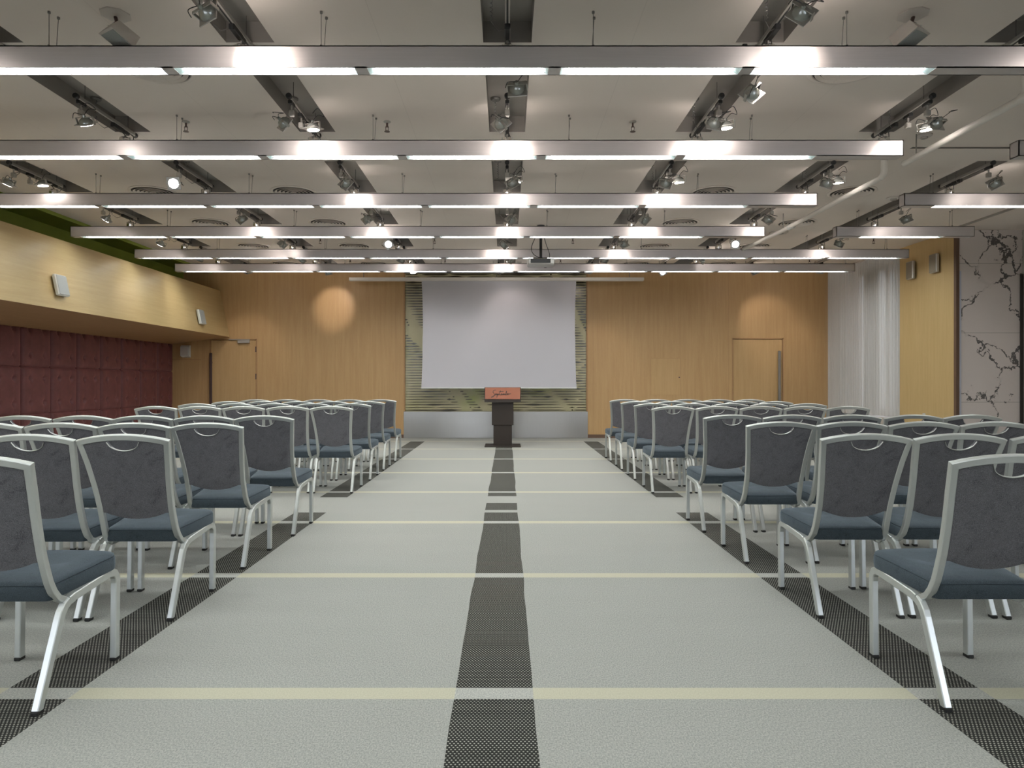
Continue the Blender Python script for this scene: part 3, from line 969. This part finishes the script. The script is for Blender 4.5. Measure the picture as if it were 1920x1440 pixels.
def make_spot():
    r = thing('spotlight', 'x', 'spotlight', (0, 0, 0), 'spotlights clipped to the ceiling tracks')
    ks = []
    m = MB(); m.bbox(-.017, -.05, -.05, .017, .05, -.02, .004); ks.append(m.build('adapter', 'black_plastic', r))
    m = MB(); m.tube([(0, 0, -.04), (0, 0, -.10)], .008, 8); m.bbox(-.022, -.022, -.14, .022, .022, -.09, .006); ks.append(m.build('arm', 'silver_paint', r))
    # head: plate centre at origin, light leaves along -z
    h = bpy.data.objects.new('lamp_head', None)
    m = MB()
    s_ = .068
    m.bbox(-s_, -s_, -.004, s_, s_, .004, .002)
    m.box(-s_ - .006, -.01, -.012, -s_, .01, .05); m.box(s_, -.01, -.012, s_ + .006, .01, .05); m.box(-s_ - .006, -.01, .046, s_ + .006, .01, .052)
    h = m.build('lamp_head', 'silver_paint', r); h.location = (0, 0, -.20); ks.append(h)
    m = MB(); m.lathe([(.055, -.012), (.0565, .0), (.052, .02), (.036, .04), (.016, .05), (.012, .07), (0, .072)], 22); ks.append(m.build('reflector_bowl', 'lamp_glass', h))
    m = MB(); m.lathe([(.050, -.014), (.050, -.0125)], 22); ks.append(m.build('bulb', 'lamp_light', h))
    m = MB()
    m.tube(bez([(.01, .0, .07), (.05, .02, .11), (.09, .05, .10), (.07, .0, .16), (.01, 0, .13)], 5), .0028, 5)
    m.tube(bez([(-.01, .0, .07), (-.06, -.02, .09), (-.08, -.03, .05)], 5), .0028, 5)
    ks.append(m.build('lamp_wire', 'black_plastic', h))
    reindex(ks); return r
def make_can():
    r = thing('can_spotlight', 'x', 'spotlight', (0, 0, 0), 'small cylinder spotlights on the ceiling tracks')
    ks = []
    m = MB(); m.bbox(-.017, -.05, -.05, .017, .05, -.02, .004); ks.append(m.build('adapter', 'black_plastic', r))
    m = MB(); m.tube([(0, 0, -.04), (0, 0, -.085)], .007, 8); m.bbox(-.05, -.008, -.094, .05, .008, -.084, .002); m.box(-.052, -.008, -.15, -.046, .008, -.084); m.box(.046, -.008, -.15, .052, .008, -.084)
    ks.append(m.build('yoke', 'silver_paint', r))
    m = MB(); m.lathe([(.034, -.055), (.044, -.055), (.046, -.05), (.046, .03), (.04, .05), (.02, .058), (0, .058)], 20)
    h = m.build('lamp_head', 'chrome', r); h.location = (0, 0, -.135); ks.append(h)
    m = MB(); m.lathe([(.034, -.054), (.034, -.052)], 18); ks.append(m.build('bulb', 'lamp_light', h))
    reindex(ks); return r

TR, SP, CN = make_track(), make_spot(), make_can()
used = {'t': False, 's': False, 'c': False}
def inst(kind, proto):
    if not used[kind]:
        used[kind] = True; return proto
    return copy_tree(proto)
def add_light(head, power, angle, blend, root, col=WARM):
    l = bpy.data.lights.new('lamp_beam', 'SPOT')
    l.energy = power; l.spot_size = radians(angle); l.spot_blend = blend; l.color = col; l.shadow_soft_size = .03
    o = bpy.data.objects.new('lamp_beam', l); COL.objects.link(o)
    o.parent = head; o.location = (0, 0, -.075)
    return o
def aim(root, head, target):
    d = Vector(target) - (root.location + head.location)
    q = d.to_track_quat('-Z', 'Y')
    head.rotation_mode = 'QUATERNION'; head.rotation_quaternion = q
def spot(kind, x, y, target, power, angle=50, blend=.5, label='', roll=0.0, drop=.21):
    r = inst(kind, SP if kind == 's' else CN)
    r.location = (x, y, ZC - .02)
    if label: r['label'] = label
    h = [c for c in kids(r) if c.name.startswith('lamp_head')][0]
    if kind == 's': h.location = (.055 if roll >= 0 else -.05, -.02, -drop)
    aim(r, h, target)
    if roll:
        from mathutils import Quaternion
        h.rotation_quaternion = h.rotation_quaternion @ Quaternion((0, 0, 1), roll)
    if power > 0: add_light(h, power, angle, blend, r)
    return r
CN_NAME = ['leftmost', 'second from left', 'third from left', 'centre', 'third from right', 'second from right', 'rightmost']
RN = ['nearest beam', 'second beam', 'third beam', 'fourth beam', 'fifth beam', 'farthest beam']
rnd = random.Random(11)
# targets: (row, col) -> (target, power, angle)
AIM = {
 (0, 2): ((-1.57, ROWS[0], 3.28), 30, 52), (0, 4): ((1.83, ROWS[0], 3.28), 30, 56), (0, 3): ((.1, 4.2, 0.0), 18, 40),
 (1, 1): ((-3.5, ROWS[1] - .1, 2.9), 6, 80), (1, 2): ((-1.62, ROWS[1] - .02, 3.18), 9, 60), (1, 3): ((.06, ROWS[1], 3.27), 22, 52), (1, 4): ((1.66, ROWS[1], 3.22), 15, 60), (1, 5): ((3.5, ROWS[1], 3.2), 14, 64),
 (2, 0): ((-6.1, 7.6, 2.3), 10, 50), (2, 1): ((-2.2, 0.6, 0.6), 6, 40), (2, 2): ((-1.70, ROWS[2], 3.27), 24, 55), (2, 3): ((.08, ROWS[2], 3.15), 7, 60), (2, 4): ((1.8, ROWS[2], 3.2), 9, 80), (2, 5): ((3.5, ROWS[2], 3.2), 6, 80), (2, 6): ((6.9, 9.6, 2.4), 8, 50),
 (3, 0): ((-6.1, 9.25, 2.3), 13, 58), (3, 1): ((-3.4, ROWS[3] + .1, 3.1), 6, 90), (3, 2): ((-1.8, ROWS[3], 3.15), 12, 72), (3, 3): ((.0, ROWS[3], 3.27), 26, 55), (3, 4): ((1.95, ROWS[3], 3.27), 30, 60), (3, 5): ((3.6, ROWS[3], 3.2), 12, 70), (3, 6): ((5.6, ROWS[3], 3.0), 6, 60),
 (4, 0): ((-6.1, 10.95, 2.3), 13, 56), (4, 1): ((-3.9, ROWS[4], 3.1), 9, 90), (4, 2): ((0.0, 0.8, 1.2), 5, 30), (4, 3): ((-.2, ROWS[4], 3.27), 26, 58), (4, 4): ((1.85, ROWS[4], 3.2), 14, 75), (4, 5): ((0.6, 0.8, 1.2), 5, 30), (4, 6): ((5.0, 13.2, 1.6), 14, 60),
 (5, 0): ((-6.12, 12.6, 2.35), 13, 54), (5, 1): ((-4.2, ROWS[5], 3.1), 8, 90), (5, 2): ((-1.9, ROWS[5], 3.2), 7, 80), (5, 3): ((-.1, ROWS[5], 3.27), 24, 60), (5, 4): ((1.8, ROWS[5], 3.2), 10, 75), (5, 5): ((5.0, ROWS[5], 3.24), 16, 60),
}
for ri, ry in enumerate(ROWS):
    for ci, cx in enumerate(COLS):
        if ci == 6 and ri not in (2, 3, 4): continue
        t = inst('t', TR); t.location = (cx, ry - .43, ZC - .02)
        t['label'] = 'silver lighting track crossing above the %s, %s' % (RN[ri], CN_NAME[ci])
        tg = AIM.get((ri, ci))
        roll = rnd.uniform(-.9, .9)
        side = 1 if ci < 3 else 1
        if (ri, ci) == (0, 3):
            pass
        elif tg:
            spot('s', cx, ry - .36 if not (ri == 5 and ci == 5) else ry - .3, tg[0], tg[1] * (.85 if ri < 2 else .5), tg[2] + (14 if ri < 2 else 4), .95, 'square framed spotlight at the %s, on the %s track' % (RN[ri], CN_NAME[ci]), roll)
        else:
            spot('s', cx, ry - .36, (cx + rnd.uniform(-1, 1), ry + rnd.uniform(-.2, .8), 0), 10, 45, .5, 'square framed spotlight at the %s, on the %s track' % (RN[ri], CN_NAME[ci]), roll)
        spot('c', cx, ry + (.30 if ri else .26), (cx + rnd.uniform(-.5, .5), ry + 1.2, 0), 12, 45, .5, 'small silver can spotlight behind the %s, on the %s track' % (RN[ri], CN_NAME[ci]))
spot('s', .02, 4.86, (.3, 7.2, 2.4), 7, 60, .8, 'square framed spotlight peeking below the nearest beam at its centre', .05, .30)
spot('s', 1.66, 4.80, (2.0, 7.4, 2.2), 7, 60, .8, 'diamond turned spotlight peeking below the nearest beam, right side', .78, .36)
for (x_, y_, off_, nm_) in ((1.785, 5.98, .13, 'second beam, third track from right'), (3.54, 6.02, .15, 'second beam, second track from right'), (3.54, 7.62, .15, 'third beam, second track from right'),
                            (.005, 7.60, .10, 'third beam, centre track'), (-5.39, 7.72, .16, 'third beam, leftmost track'), (-1.81, 6.02, .11, 'second beam, third track from left'), (1.785, 7.6, .13, 'third beam, third track from right')):
    r_ = spot('s', x_, y_, (x_ + off_ * 2 + .1, y_ + .3, 0), 5, 60, .8, 'downward dish spotlight before the ' + nm_, .3, .15)
    h_ = [c for c in kids(r_) if c.name.startswith('lamp_head')][0]
    h_.location.x = off_
# last row close to the back wall
LAST = [(-5.15, (-5.6, YB, 1.6), 14, 60), (-3.56, (bx_(628), YB, bz_(575)), 34, 42), (-1.79, (-1.5, 12.6, 0), 12, 50), (-.16, (.2, 14.25, 2.2), 7, 100), (1.68, (bx_(1135), YB, bz_(680)), 14, 44), (3.12, (1.2, 1.2, 1.2), 8, 30), (4.83, (bx_(1440), YB, bz_(610)), 24, 52), (6.2, (6.2, YB, 1.5), 8, 55)]
for q, (x, tgt, pw, an) in enumerate(LAST):
    t = inst('t', TR); t.location = (x, 13.05, ZC - .02)
    t['label'] = 'silver lighting track next to the back wall, %s from the left' % ORD[q]
    spot('s', x, 13.45, tgt, pw, an, .7, 'square framed spotlight next to the back wall, %s from the left' % ORD[q], rnd.uniform(-.8, .8))

# ------------------------------------------------------------------ other ceiling fittings
def make_vent():
    r = thing('ceiling_vent', 'x', 'air vent', (0, 0, 0), 'round slotted ceiling vents')
    ks = []
    m = MB(); m.lathe([(.285, 0), (.29, -.006), (.275, -.014), (.255, -.012), (.25, -.002)], 40); ks.append(m.build('outer_ring', 'ceiling_paint', r))
    m = MB(); m.lathe([(.25, -.001), (.25, -.004)], 40); ks.append(m.build('dark_throat', 'dark_void', r))
    for rr in (.215, .17, .125, .08, .035):
        m = MB()
        v = []; f = []; n = 36
        prof = [(rr - .012, -.004), (rr + .014, -.022), (rr + .018, -.020), (rr - .006, -.003)]
        for (a, z) in prof:
            for k_ in range(n): v.append((a * cos(2 * pi * k_ / n), a * sin(2 * pi * k_ / n), z))
        for p_ in range(4):
            for k_ in range(n):
                k2 = (k_ + 1) % n; q = (p_ + 1) % 4
                f.append((p_ * n + k_, p_ * n + k2, q * n + k2, q * n + k_))
        m.add(v, f, None, True); ks.append(m.build('vane_ring', 'ceiling_paint', r))
    reindex(ks); return r
V0 = make_vent(); fst = True
VX = [-4.45, -2.68, 2.6, 4.35]
VXN = ['far left', 'inner left', 'inner right', 'far right']
VY = [5.2, 8.6, 10.25, 12.0, 13.75]
VYN = ['beyond the nearest beam', 'between second and third beams', 'between third and fourth beams', 'between fourth and fifth beams', 'by the back wall']
for j, y in enumerate(VY):
    for i, x in enumerate(VX):
        if j == 0 and i in (0, 3): continue
        o = V0 if fst else copy_tree(V0); fst = False
        o.location = (x, y, ZC); o['label'] = 'round slotted ceiling vent, %s, %s' % (VXN[i], VYN[j])
def make_sprinkler():
    r = thing('sprinkler', 'x', 'sprinkler', (0, 0, 0), 'fire sprinklers on the ceiling')
    ks = []
    m = MB(); m.lathe([(.032, 0), (.034, -.006), (.02, -.014)], 16); ks.append(m.build('escutcheon', 'silver_paint', r))
    m = MB(); m.tube([(0, 0, -.01), (0, 0, -.05)], .009, 8); m.tube([(-.014, 0, -.05), (-.012, 0, -.08), (0, 0, -.09)], .003, 5); m.tube([(.014, 0, -.05), (.012, 0, -.08), (0, 0, -.09)], .003, 5); m.tube([(-.014, 0, -.05), (.014, 0, -.05)], .005, 6); ks.append(m.build('nozzle', 'dark_bronze', r))
    m = MB(); m.lathe([(.024, -.091), (.026, -.094)], 12); ks.append(m.build('deflector', 'dark_bronze', r))
    reindex(ks); return r
S0 = make_sprinkler(); fst = True
SPR = [(-2.95, 6.28, 'left, between first and second beams'), (-1.1, 6.28, 'left of centre, between first and second beams'), (1.16, 6.28, 'right, between first and second beams'),
       (-3.1, 11.35, 'left, above the fifth beam'), (-1.2, 11.35, 'left of centre, above the fifth beam'), (1.1, 11.35, 'right of centre, above the fifth beam'), (3.8, 11.35, 'right, above the fifth beam'), (6.1, 11.35, 'far right, above the fifth beam'),
       (-3.05, 13.3, 'left, close to the back wall'), (-1.2, 13.3, 'left of centre, close to the back wall'), (1.05, 13.3, 'right of centre, close to the back wall'), (5.9, 13.3, 'far right, close to the back wall')]
for x, y, nm in SPR:
    o = S0 if fst else copy_tree(S0); fst = False
    o.location = (x, y, ZC); o['label'] = 'small bronze fire sprinkler, %s' % nm

# ceiling loudspeakers on swivels
for sx_, nm in ((-1, 'left'), (1, 'right')):
    r = thing('ceiling_speaker', 'white wedge shaped loudspeaker hanging near the camera, on the %s' % nm, 'speaker', (2.60 * sx_ + .05, 4.45, ZC), 'white loudspeakers hung near the camera')
    m = MB(); m.lathe([(.095, 0), (.095, -.008), (.07, -.016), (.04, -.018)], 8); m.build('ceiling_plate', 'white_paint', r)
    m = MB(); m.tube([(0, 0, -.02), (-.03 * sx_, -.02, -.09)], .012, 8); m.lathe([(.03, -.075), (.03, -.10)], 10, Matrix.Translation((-.03 * sx_, -.02, 0))); m.build('swivel', 'dark_bronze', r)
    M = Matrix.Translation((-.045 * sx_, -.03, -.10)) @ Matrix.Rotation(radians(32 * sx_), 4, 'Z') @ Matrix.Rotation(radians(-24), 4, 'X') @ Matrix.Diagonal((.56, .62, .62, 1))
    m = MB()
    pts = [(-.10, -.06, 0), (.10, -.06, 0), (.12, .17, 0), (-.12, .17, 0), (-.14, -.10, -.15), (.14, -.10, -.15), (.13, .16, -.15), (-.13, .16, -.15)]
    m.add(pts, [(0, 1, 2, 3), (7, 6, 5, 4), (4, 5, 1, 0), (5, 6, 2, 1), (6, 7, 3, 2), (7, 4, 0, 3)], M); m.build('cabinet', 'white_paint', r)
    m = MB(); m.box(-.12, -.075, -.156, .12, .14, -.15, M); m.build('grille', 'speaker_mesh', r)
    for bx0 in (-.05, .05):
        m = MB(); m.lathe([(.009, 0), (.007, .006)], 8, M @ Matrix.Translation((bx0, -.08, -.05)) @ Matrix.Rotation(radians(60), 4, 'X')); m.build('bolt', 'white_plastic', r)

# white conduits on the right
def pipe(name, pts, r_, label):
    rt = thing(name, label, 'pipe', pts[0], 'white pipes under the right ceiling')
    P = [Vector(p) - Vector(pts[0]) for p in pts]
    m = MB(); m.tube(P, r_, 14); m.build('pipe_run', 'pipe_paint', rt)
    return rt, P
rt, P = pipe('ceiling_pipe', [(3.91, 3.2, 3.36), (3.92, 5.15, 3.36), (3.96, 6.80, 3.38)], .03, 'white pipe under the right ceiling, nearer run')
m = MB(); m.tube([(.01, 1.95, 0), (.01, 1.95, ZC - 3.36)], .034, 14); m.lathe([(.042, -.04), (.042, .04)], 14, Matrix.Translation(P[1]) @ Matrix.Rotation(radians(90), 4, 'X')); m.build('riser', 'pipe_paint', rt)
m = MB(); m.tube([P[2] + Vector((0, -.2, 0)), P[2] + Vector((0, -.2, ZC - 3.38))], .006, 6); m.build('hanger_rod', 'wire_steel', rt)
rt, P = pipe('ceiling_pipe', [(3.95, 7.2, 3.36), (3.93, 9.7, 3.36), (3.82, 11.6, 3.37)], .03, 'white pipe under the right ceiling, farther run')
m = MB(); m.tube(bez([(0, 0, 0), (.0, -.05, .03), (.0, -.06, .12), (0, -.06, ZC - 3.36)], 5), .034, 12); m.build('elbow', 'pipe_paint', rt)
m = MB(); m.tube([(-.005, 2.2, 0), (-.01, 2.32, 0)], .04, 14); m.build('coupling', 'white_plastic', rt)
m = MB(); m.tube([P[1], P[1] + Vector((0, 0, ZC - 3.36))], .006, 6); m.build('hanger_rod', 'wire_steel', rt)

# small ceiling plates on the right
for (x, y, rr, lab) in ((4.0 + .05, 6.62, .07, 'small round ceiling detector beside the nearer white pipe'), (5.02, 8.86, .085, 'small slotted round ceiling outlet right of the white pipe'),
                        (4.35, 10.9, .14, 'pale round ceiling cover near the right tracks'), (.25, 13.6, .05, 'tiny white ceiling detector near the projector')):
    r = thing('ceiling_detector', lab, 'detector', (x, y, ZC))
    m = MB(); m.lathe([(rr, 0), (rr, -.012), (rr * .8, -.022), (rr * .5, -.024)], 20); m.build('cover', 'white_paint', r)
    m = MB(); m.lathe([(rr * .48, -.024), (rr * .42, -.036), (rr * .2, -.038)], 16); m.build('sensor', 'slot_metal', r)

# projector on its pole
YP = 10.45
r = thing('projector', 'grey ceiling projector on a black pole in front of the screen', 'projector', ((1014 - 950) * YP / FPX, YP, ZC))
pz = CAM_H + (717 - 492.5) * YP / FPX - ZC
m = MB(); m.bbox(-.205, -.15, pz - .05, .205, .15, pz + .045, .016); m.build('body', 'silver_paint', r)
m = MB(); m.bbox(-.16, -.156, pz - .03, .14, -.149, pz + .03, .003); m.build('rear_panel', 'black_plastic', r)
m = MB(); m.lathe([(.05, 0), (.05, .03), (.03, .035)], 18, Matrix.Translation((.08, .15, pz)) @ Matrix.Rotation(radians(-90), 4, 'X')); m.build('lens', 'black_plastic', r)
m = MB(); m.tube([(0, 0, 0), (0, 0, pz + .075)], .021, 12); m.lathe([(.06, 0), (.06, -.01)], 16); m.build('pole', 'black_plastic', r)
m = MB(); m.bbox(-.12, -.02, pz + .06, .10, .02, pz + .075, .003); m.bbox(-.02, -.10, pz + .06, .02, .10, pz + .075, .003)
for a in (-.11, .09): m.tube([(a, 0, pz + .04), (a, 0, pz + .07)], .006, 6)
m.build('bracket', 'black_plastic', r)
m = MB(); m.tube(bez([(0, .01, -.05), (-.10, -.02, -.22), (-.145, -.05, -.36), (-.11, -.08, pz + .11), (-.02, -.14, pz + .05)], 6), .005, 6); m.build('cable', 'black_plastic', r)
m = MB(); m.tube(bez([(.01, .0, -.03), (.07, 0, -.25), (.13, -.06, pz + .12), (.12, -.13, pz + .05)], 6), .005, 6); m.build('cable', 'black_plastic', r)

# ------------------------------------------------------------------ chairs
def side_x(z):
    T = [(.36, .190), (.45, .183), (.55, .181), (.66, .186), (.78, .198), (.90, .2145), (.917, .217)]
    for (a, xa), (c, xc) in zip(T, T[1:]):
        if z <= c: 
            t = (z - a) / (c - a); return xa + (xc - xa) * max(0, t)
    return T[-1][1]
def back_y(z):
    T = [(.36, .150), (.42, .105), (.52, .072), (.66, .030), (.80, -.015), (.92, -.062), (.96, -.078)]
    for (a, xa), (c, xc) in zip(T, T[1:]):
        if z <= c:
            t = (z - a) / (c - a); return xa + (xc - xa) * max(0, t)
    return T[-1][1]
def arc_top(x): return .914 + .024 * (1 - (x / .22) ** 2)
def make_chair():
    r = thing('banquet_chair', 'x', 'chair', (0, 0, 0))
    ks = []
    # seat cushion
    def outline(inset, n=10):
        fr, rr_ = .226 - inset, .188 - inset
        y0, y1 = .105 + inset, .50 - inset
        rc, rb = .06, .03
        P = []
        def corner(cx_, cy_, r_, a0, a1):
            for i in range(6):
                a = radians(a0 + (a1 - a0) * i / 5); P.append((cx_ + r_ * cos(a), cy_ + r_ * sin(a)))
        corner(rr_ - rb, y0 + rb, rb, -90, -5)
        # side mid bulge
        P.append(((rr_ + fr) / 2 + .002, (y0 + y1) / 2))
        corner(fr - rc, y1 - rc, rc, 0, 80)
        P.append((fr * .4, y1 + .010)); P.append((0, y1 + .014)); P.append((-fr * .4, y1 + .010))
        corner(-fr + rc, y1 - rc, rc, 100, 180)
        P.append((-(rr_ + fr) / 2 - .002, (y0 + y1) / 2))
        corner(-rr_ + rb, y0 + rb, rb, 185, 270)
        return P
    m = MB(); m.smooth = True
    rings = [(.010, .386), (.001, .390), (-.001, .41), (.0, .438), (.0025, .4425), (.0045, .4435), (.0045, .4455), (.002, .4475), (.006, .453), (.020, .459), (.055, .464), (.10, .465), (.15, .461)]
    V = []; 
    for ins, z in rings:
        for (x, y) in outline(ins):
            tilt = .016 * (y - .3) / .2
            V.append((x, y, z + tilt))
    n = len(outline(0)); F = []
    for j in range(len(rings) - 1):
        for i in range(n):
            a = j * n + i; b_ = j * n + (i + 1) % n
            F.append((a, b_, b_ + n, a + n))
    F.append(tuple(range(n - 1, -1, -1))); F.append(tuple(range((len(rings) - 1) * n, len(rings) * n)))
    m.add(V, F); ks.append(m.build('seat', 'seat_fabric', r, sharp=42))
    m = MB(); m.box(-.178, .12, .374, .178, .14, .388); m.box(-.20, .44, .384, .20, .465, .398); m.box(-.19, .13, .378, -.165, .45, .392); m.box(.165, .13, .378, .19, .45, .392)
    ks.append(m.build('seat_frame', 'chair_metal', r))
    # legs and side rails: one bent profile split in three
    for sx_ in (-1, 1):
        x = .2055 * sx_
        sec = frame_section(.0165, .013, .003)   # (in-plane, across)
        rear = [(x, .0, .012), (x, .119, .30), (x, .130, .322), (x, .148, .343), (x, .172, .357)]
        rail = [(x, .172, .357), (x, .20, .364), (x, .44, .386)]
        front = [(x, .44, .386), (x, .462, .385), (x, .480, .376), (x, .491, .360), (x, .495, .335), (x, .488, .012)]
        for nm, pp in (('leg', rear), ('side_rail', rail), ('leg', front)):
            m = MB(); m.sweep(pp, sec, (1, 0, 0)); o = m.build(nm, 'chair_metal', r); ks.append(o)
            if nm == 'leg':
                fy = 0 if pp is rear else .488
                m = MB(); m.bbox(x - .0135, fy - .019, 0, x + .0135, fy + .019, .016, .003); ks.append(m.build('foot', 'black_rubber', o))
                if pp is front:
                    m = MB()
                    for zz in (.07, .15):
                        m.lathe([(.005, 0), (.005, .002)], 8, Matrix.Translation((x + sx_ * .0115, .488 + .006 * zz, zz)) @ Matrix.Rotation(radians(90 * sx_), 4, 'Y'))
                    ks.append(m.build('stacking_button', 'white_plastic', o))
    # back frame
    path = []
    for (xx, yy, zz) in ((.192, .225, .352), (.196, .195, .350), (.199, .168, .357)): path.append((-xx, yy, zz))
    zs = [.378, .41, .45, .50, .56, .62, .68, .74, .80, .86, .904]
    for z in zs: path.append((-side_x(z), back_y(z), z))
    for i in range(1, 12):
        x = -.217 + .434 * i / 12; z = .904 + .026 * (1 - (x / .217) ** 2)
        path.append((x, back_y(z) , z))
    for z in zs[::-1]: path.append((side_x(z), back_y(z), z))
    for (xx, yy, zz) in ((.199, .168, .357), (.196, .195, .350), (.192, .225, .352)): path.append((xx, yy, zz))
    m = MB(); m.sweep(path, frame_section(.0145, .012, .003), (0, 1, .32)); ks.append(m.build('back_frame', 'chair_metal', r))
    # back panel with hand hole
    m = MB(); m.smooth = True
    NXp, NZp = 40, 16; V = []; F = []
    def ztop(x):
        z = .892 + .025 * (1 - (x / .217) ** 2)
        if abs(x) < .078: z = min(z, .908 - .050 * sqrt(max(0, 1 - (x / .078) ** 2)) - .0)
        return z
    def zbot(x): return .532 - .034 * (1 - min(1, (x / .19) ** 2))
    for side in (0, 1):
        for i in range(NXp + 1):
            s_ = 2 * i / NXp - 1
            # concentrate columns on the hand hole
            xt = s_ * .2085
            for j in range(NZp + 1):
                t = j / NZp
                zt_, zb_ = ztop(xt), zbot(xt)
                z = zb_ + (zt_ - zb_) * t
                xx = s_ * (side_x(z) - .012)
                e = min(1, min(t, 1 - t) * 7) * min(1, (1 - abs(s_)) * 9)
                off = (-.008 - .006 * e) if side == 0 else (.006 + .016 * e)
                V.append((xx, back_y(z) + off, z))
    st = (NXp + 1) * (NZp + 1)
    for i in range(NXp):
        for j in range(NZp):
            a = i * (NZp + 1) + j
            F.append((a, a + NZp + 1, a + NZp + 2, a + 1)); F.append((a + st, a + st + 1, a + st + NZp + 2, a + st + NZp + 1))
    for i in range(NXp):
        a = i * (NZp + 1); c = a + NZp + 1
        F.append((a, a + st, c + st, c)); F.append((a + NZp, c + NZp, c + NZp + st, a + NZp + st))
    for j in range(NZp):
        F.append((j, j + 1, j + 1 + st, j + st)); q = NXp * (NZp + 1) + j; F.append((q, q + st, q + st + 1, q + 1))
    m.add(V, F); ks.append(m.build('backrest', 'back_fabric', r, sharp=50))
    m = MB()
    P = []
    for i in range(15):
        x = -.08 + .16 * i / 14; z = .908 - .050 * sqrt(max(0, 1 - (x / .0805) ** 2)); P.append((x, back_y(z) - .010, z + .0015))
    m.sweep(P, frame_section(.0014, .0045, .0005), (0, 1, .3)); ks.append(m.build('hand_hole_trim', 'chair_metal', r))
    reindex(ks); return r
CH = make_chair(); fst = True
rnd = random.Random(3)
RY = [2.495, 3.48, 4.52, 5.47, 7.39, 8.385, 9.36, 10.38]
RCX = [1.812, 1.802, 1.794, 1.787, 1.787, 1.782, 1.785, 1.788]
RP = [.474, .472, .468, .478, .472, .473, .473, .473]
LY = [2.466, 3.44, 4.39, 5.33, 7.39, 8.35, 9.31, 10.30]
LCX = [-1.902, -1.899, -1.90, -1.872, -1.884, -1.878, -1.885, -1.886]
LP = [.470, .467, .467, .467, .471, .471, .471, .471]
for side, YS_, CX_, PP in (('right', RY, RCX, RP), ('left', LY, LCX, LP)):
    for i in range(8):
        for j in range(5):
            x = CX_[i] + (j * PP[i]) * (1 if side == 'right' else -1)
            y = YS_[i]
            # outside the frame entirely
            if (abs(x) - .24) / y * FPX > 990: continue
            o = CH if fst else copy_tree(CH)
            fst = False
            o.location = (x, y + rnd.uniform(-.012, .012) * (j > 0), 0)
            o.rotation_euler = (0, 0, radians(rnd.uniform(-.5, .5)) * (j > 0))
            rowt = 'nearest' if i == 0 else ('farthest' if i == 7 else ORD[i])
            seat_t = 'aisle seat' if j == 0 else '%s seat from the aisle' % ORD[j]
            tag(o, 'blue-grey banquet chair, %s of aisle, %s row, %s' % (side, rowt, seat_t), 'chair', 'banquet chairs in rows %s of the aisle' % side)
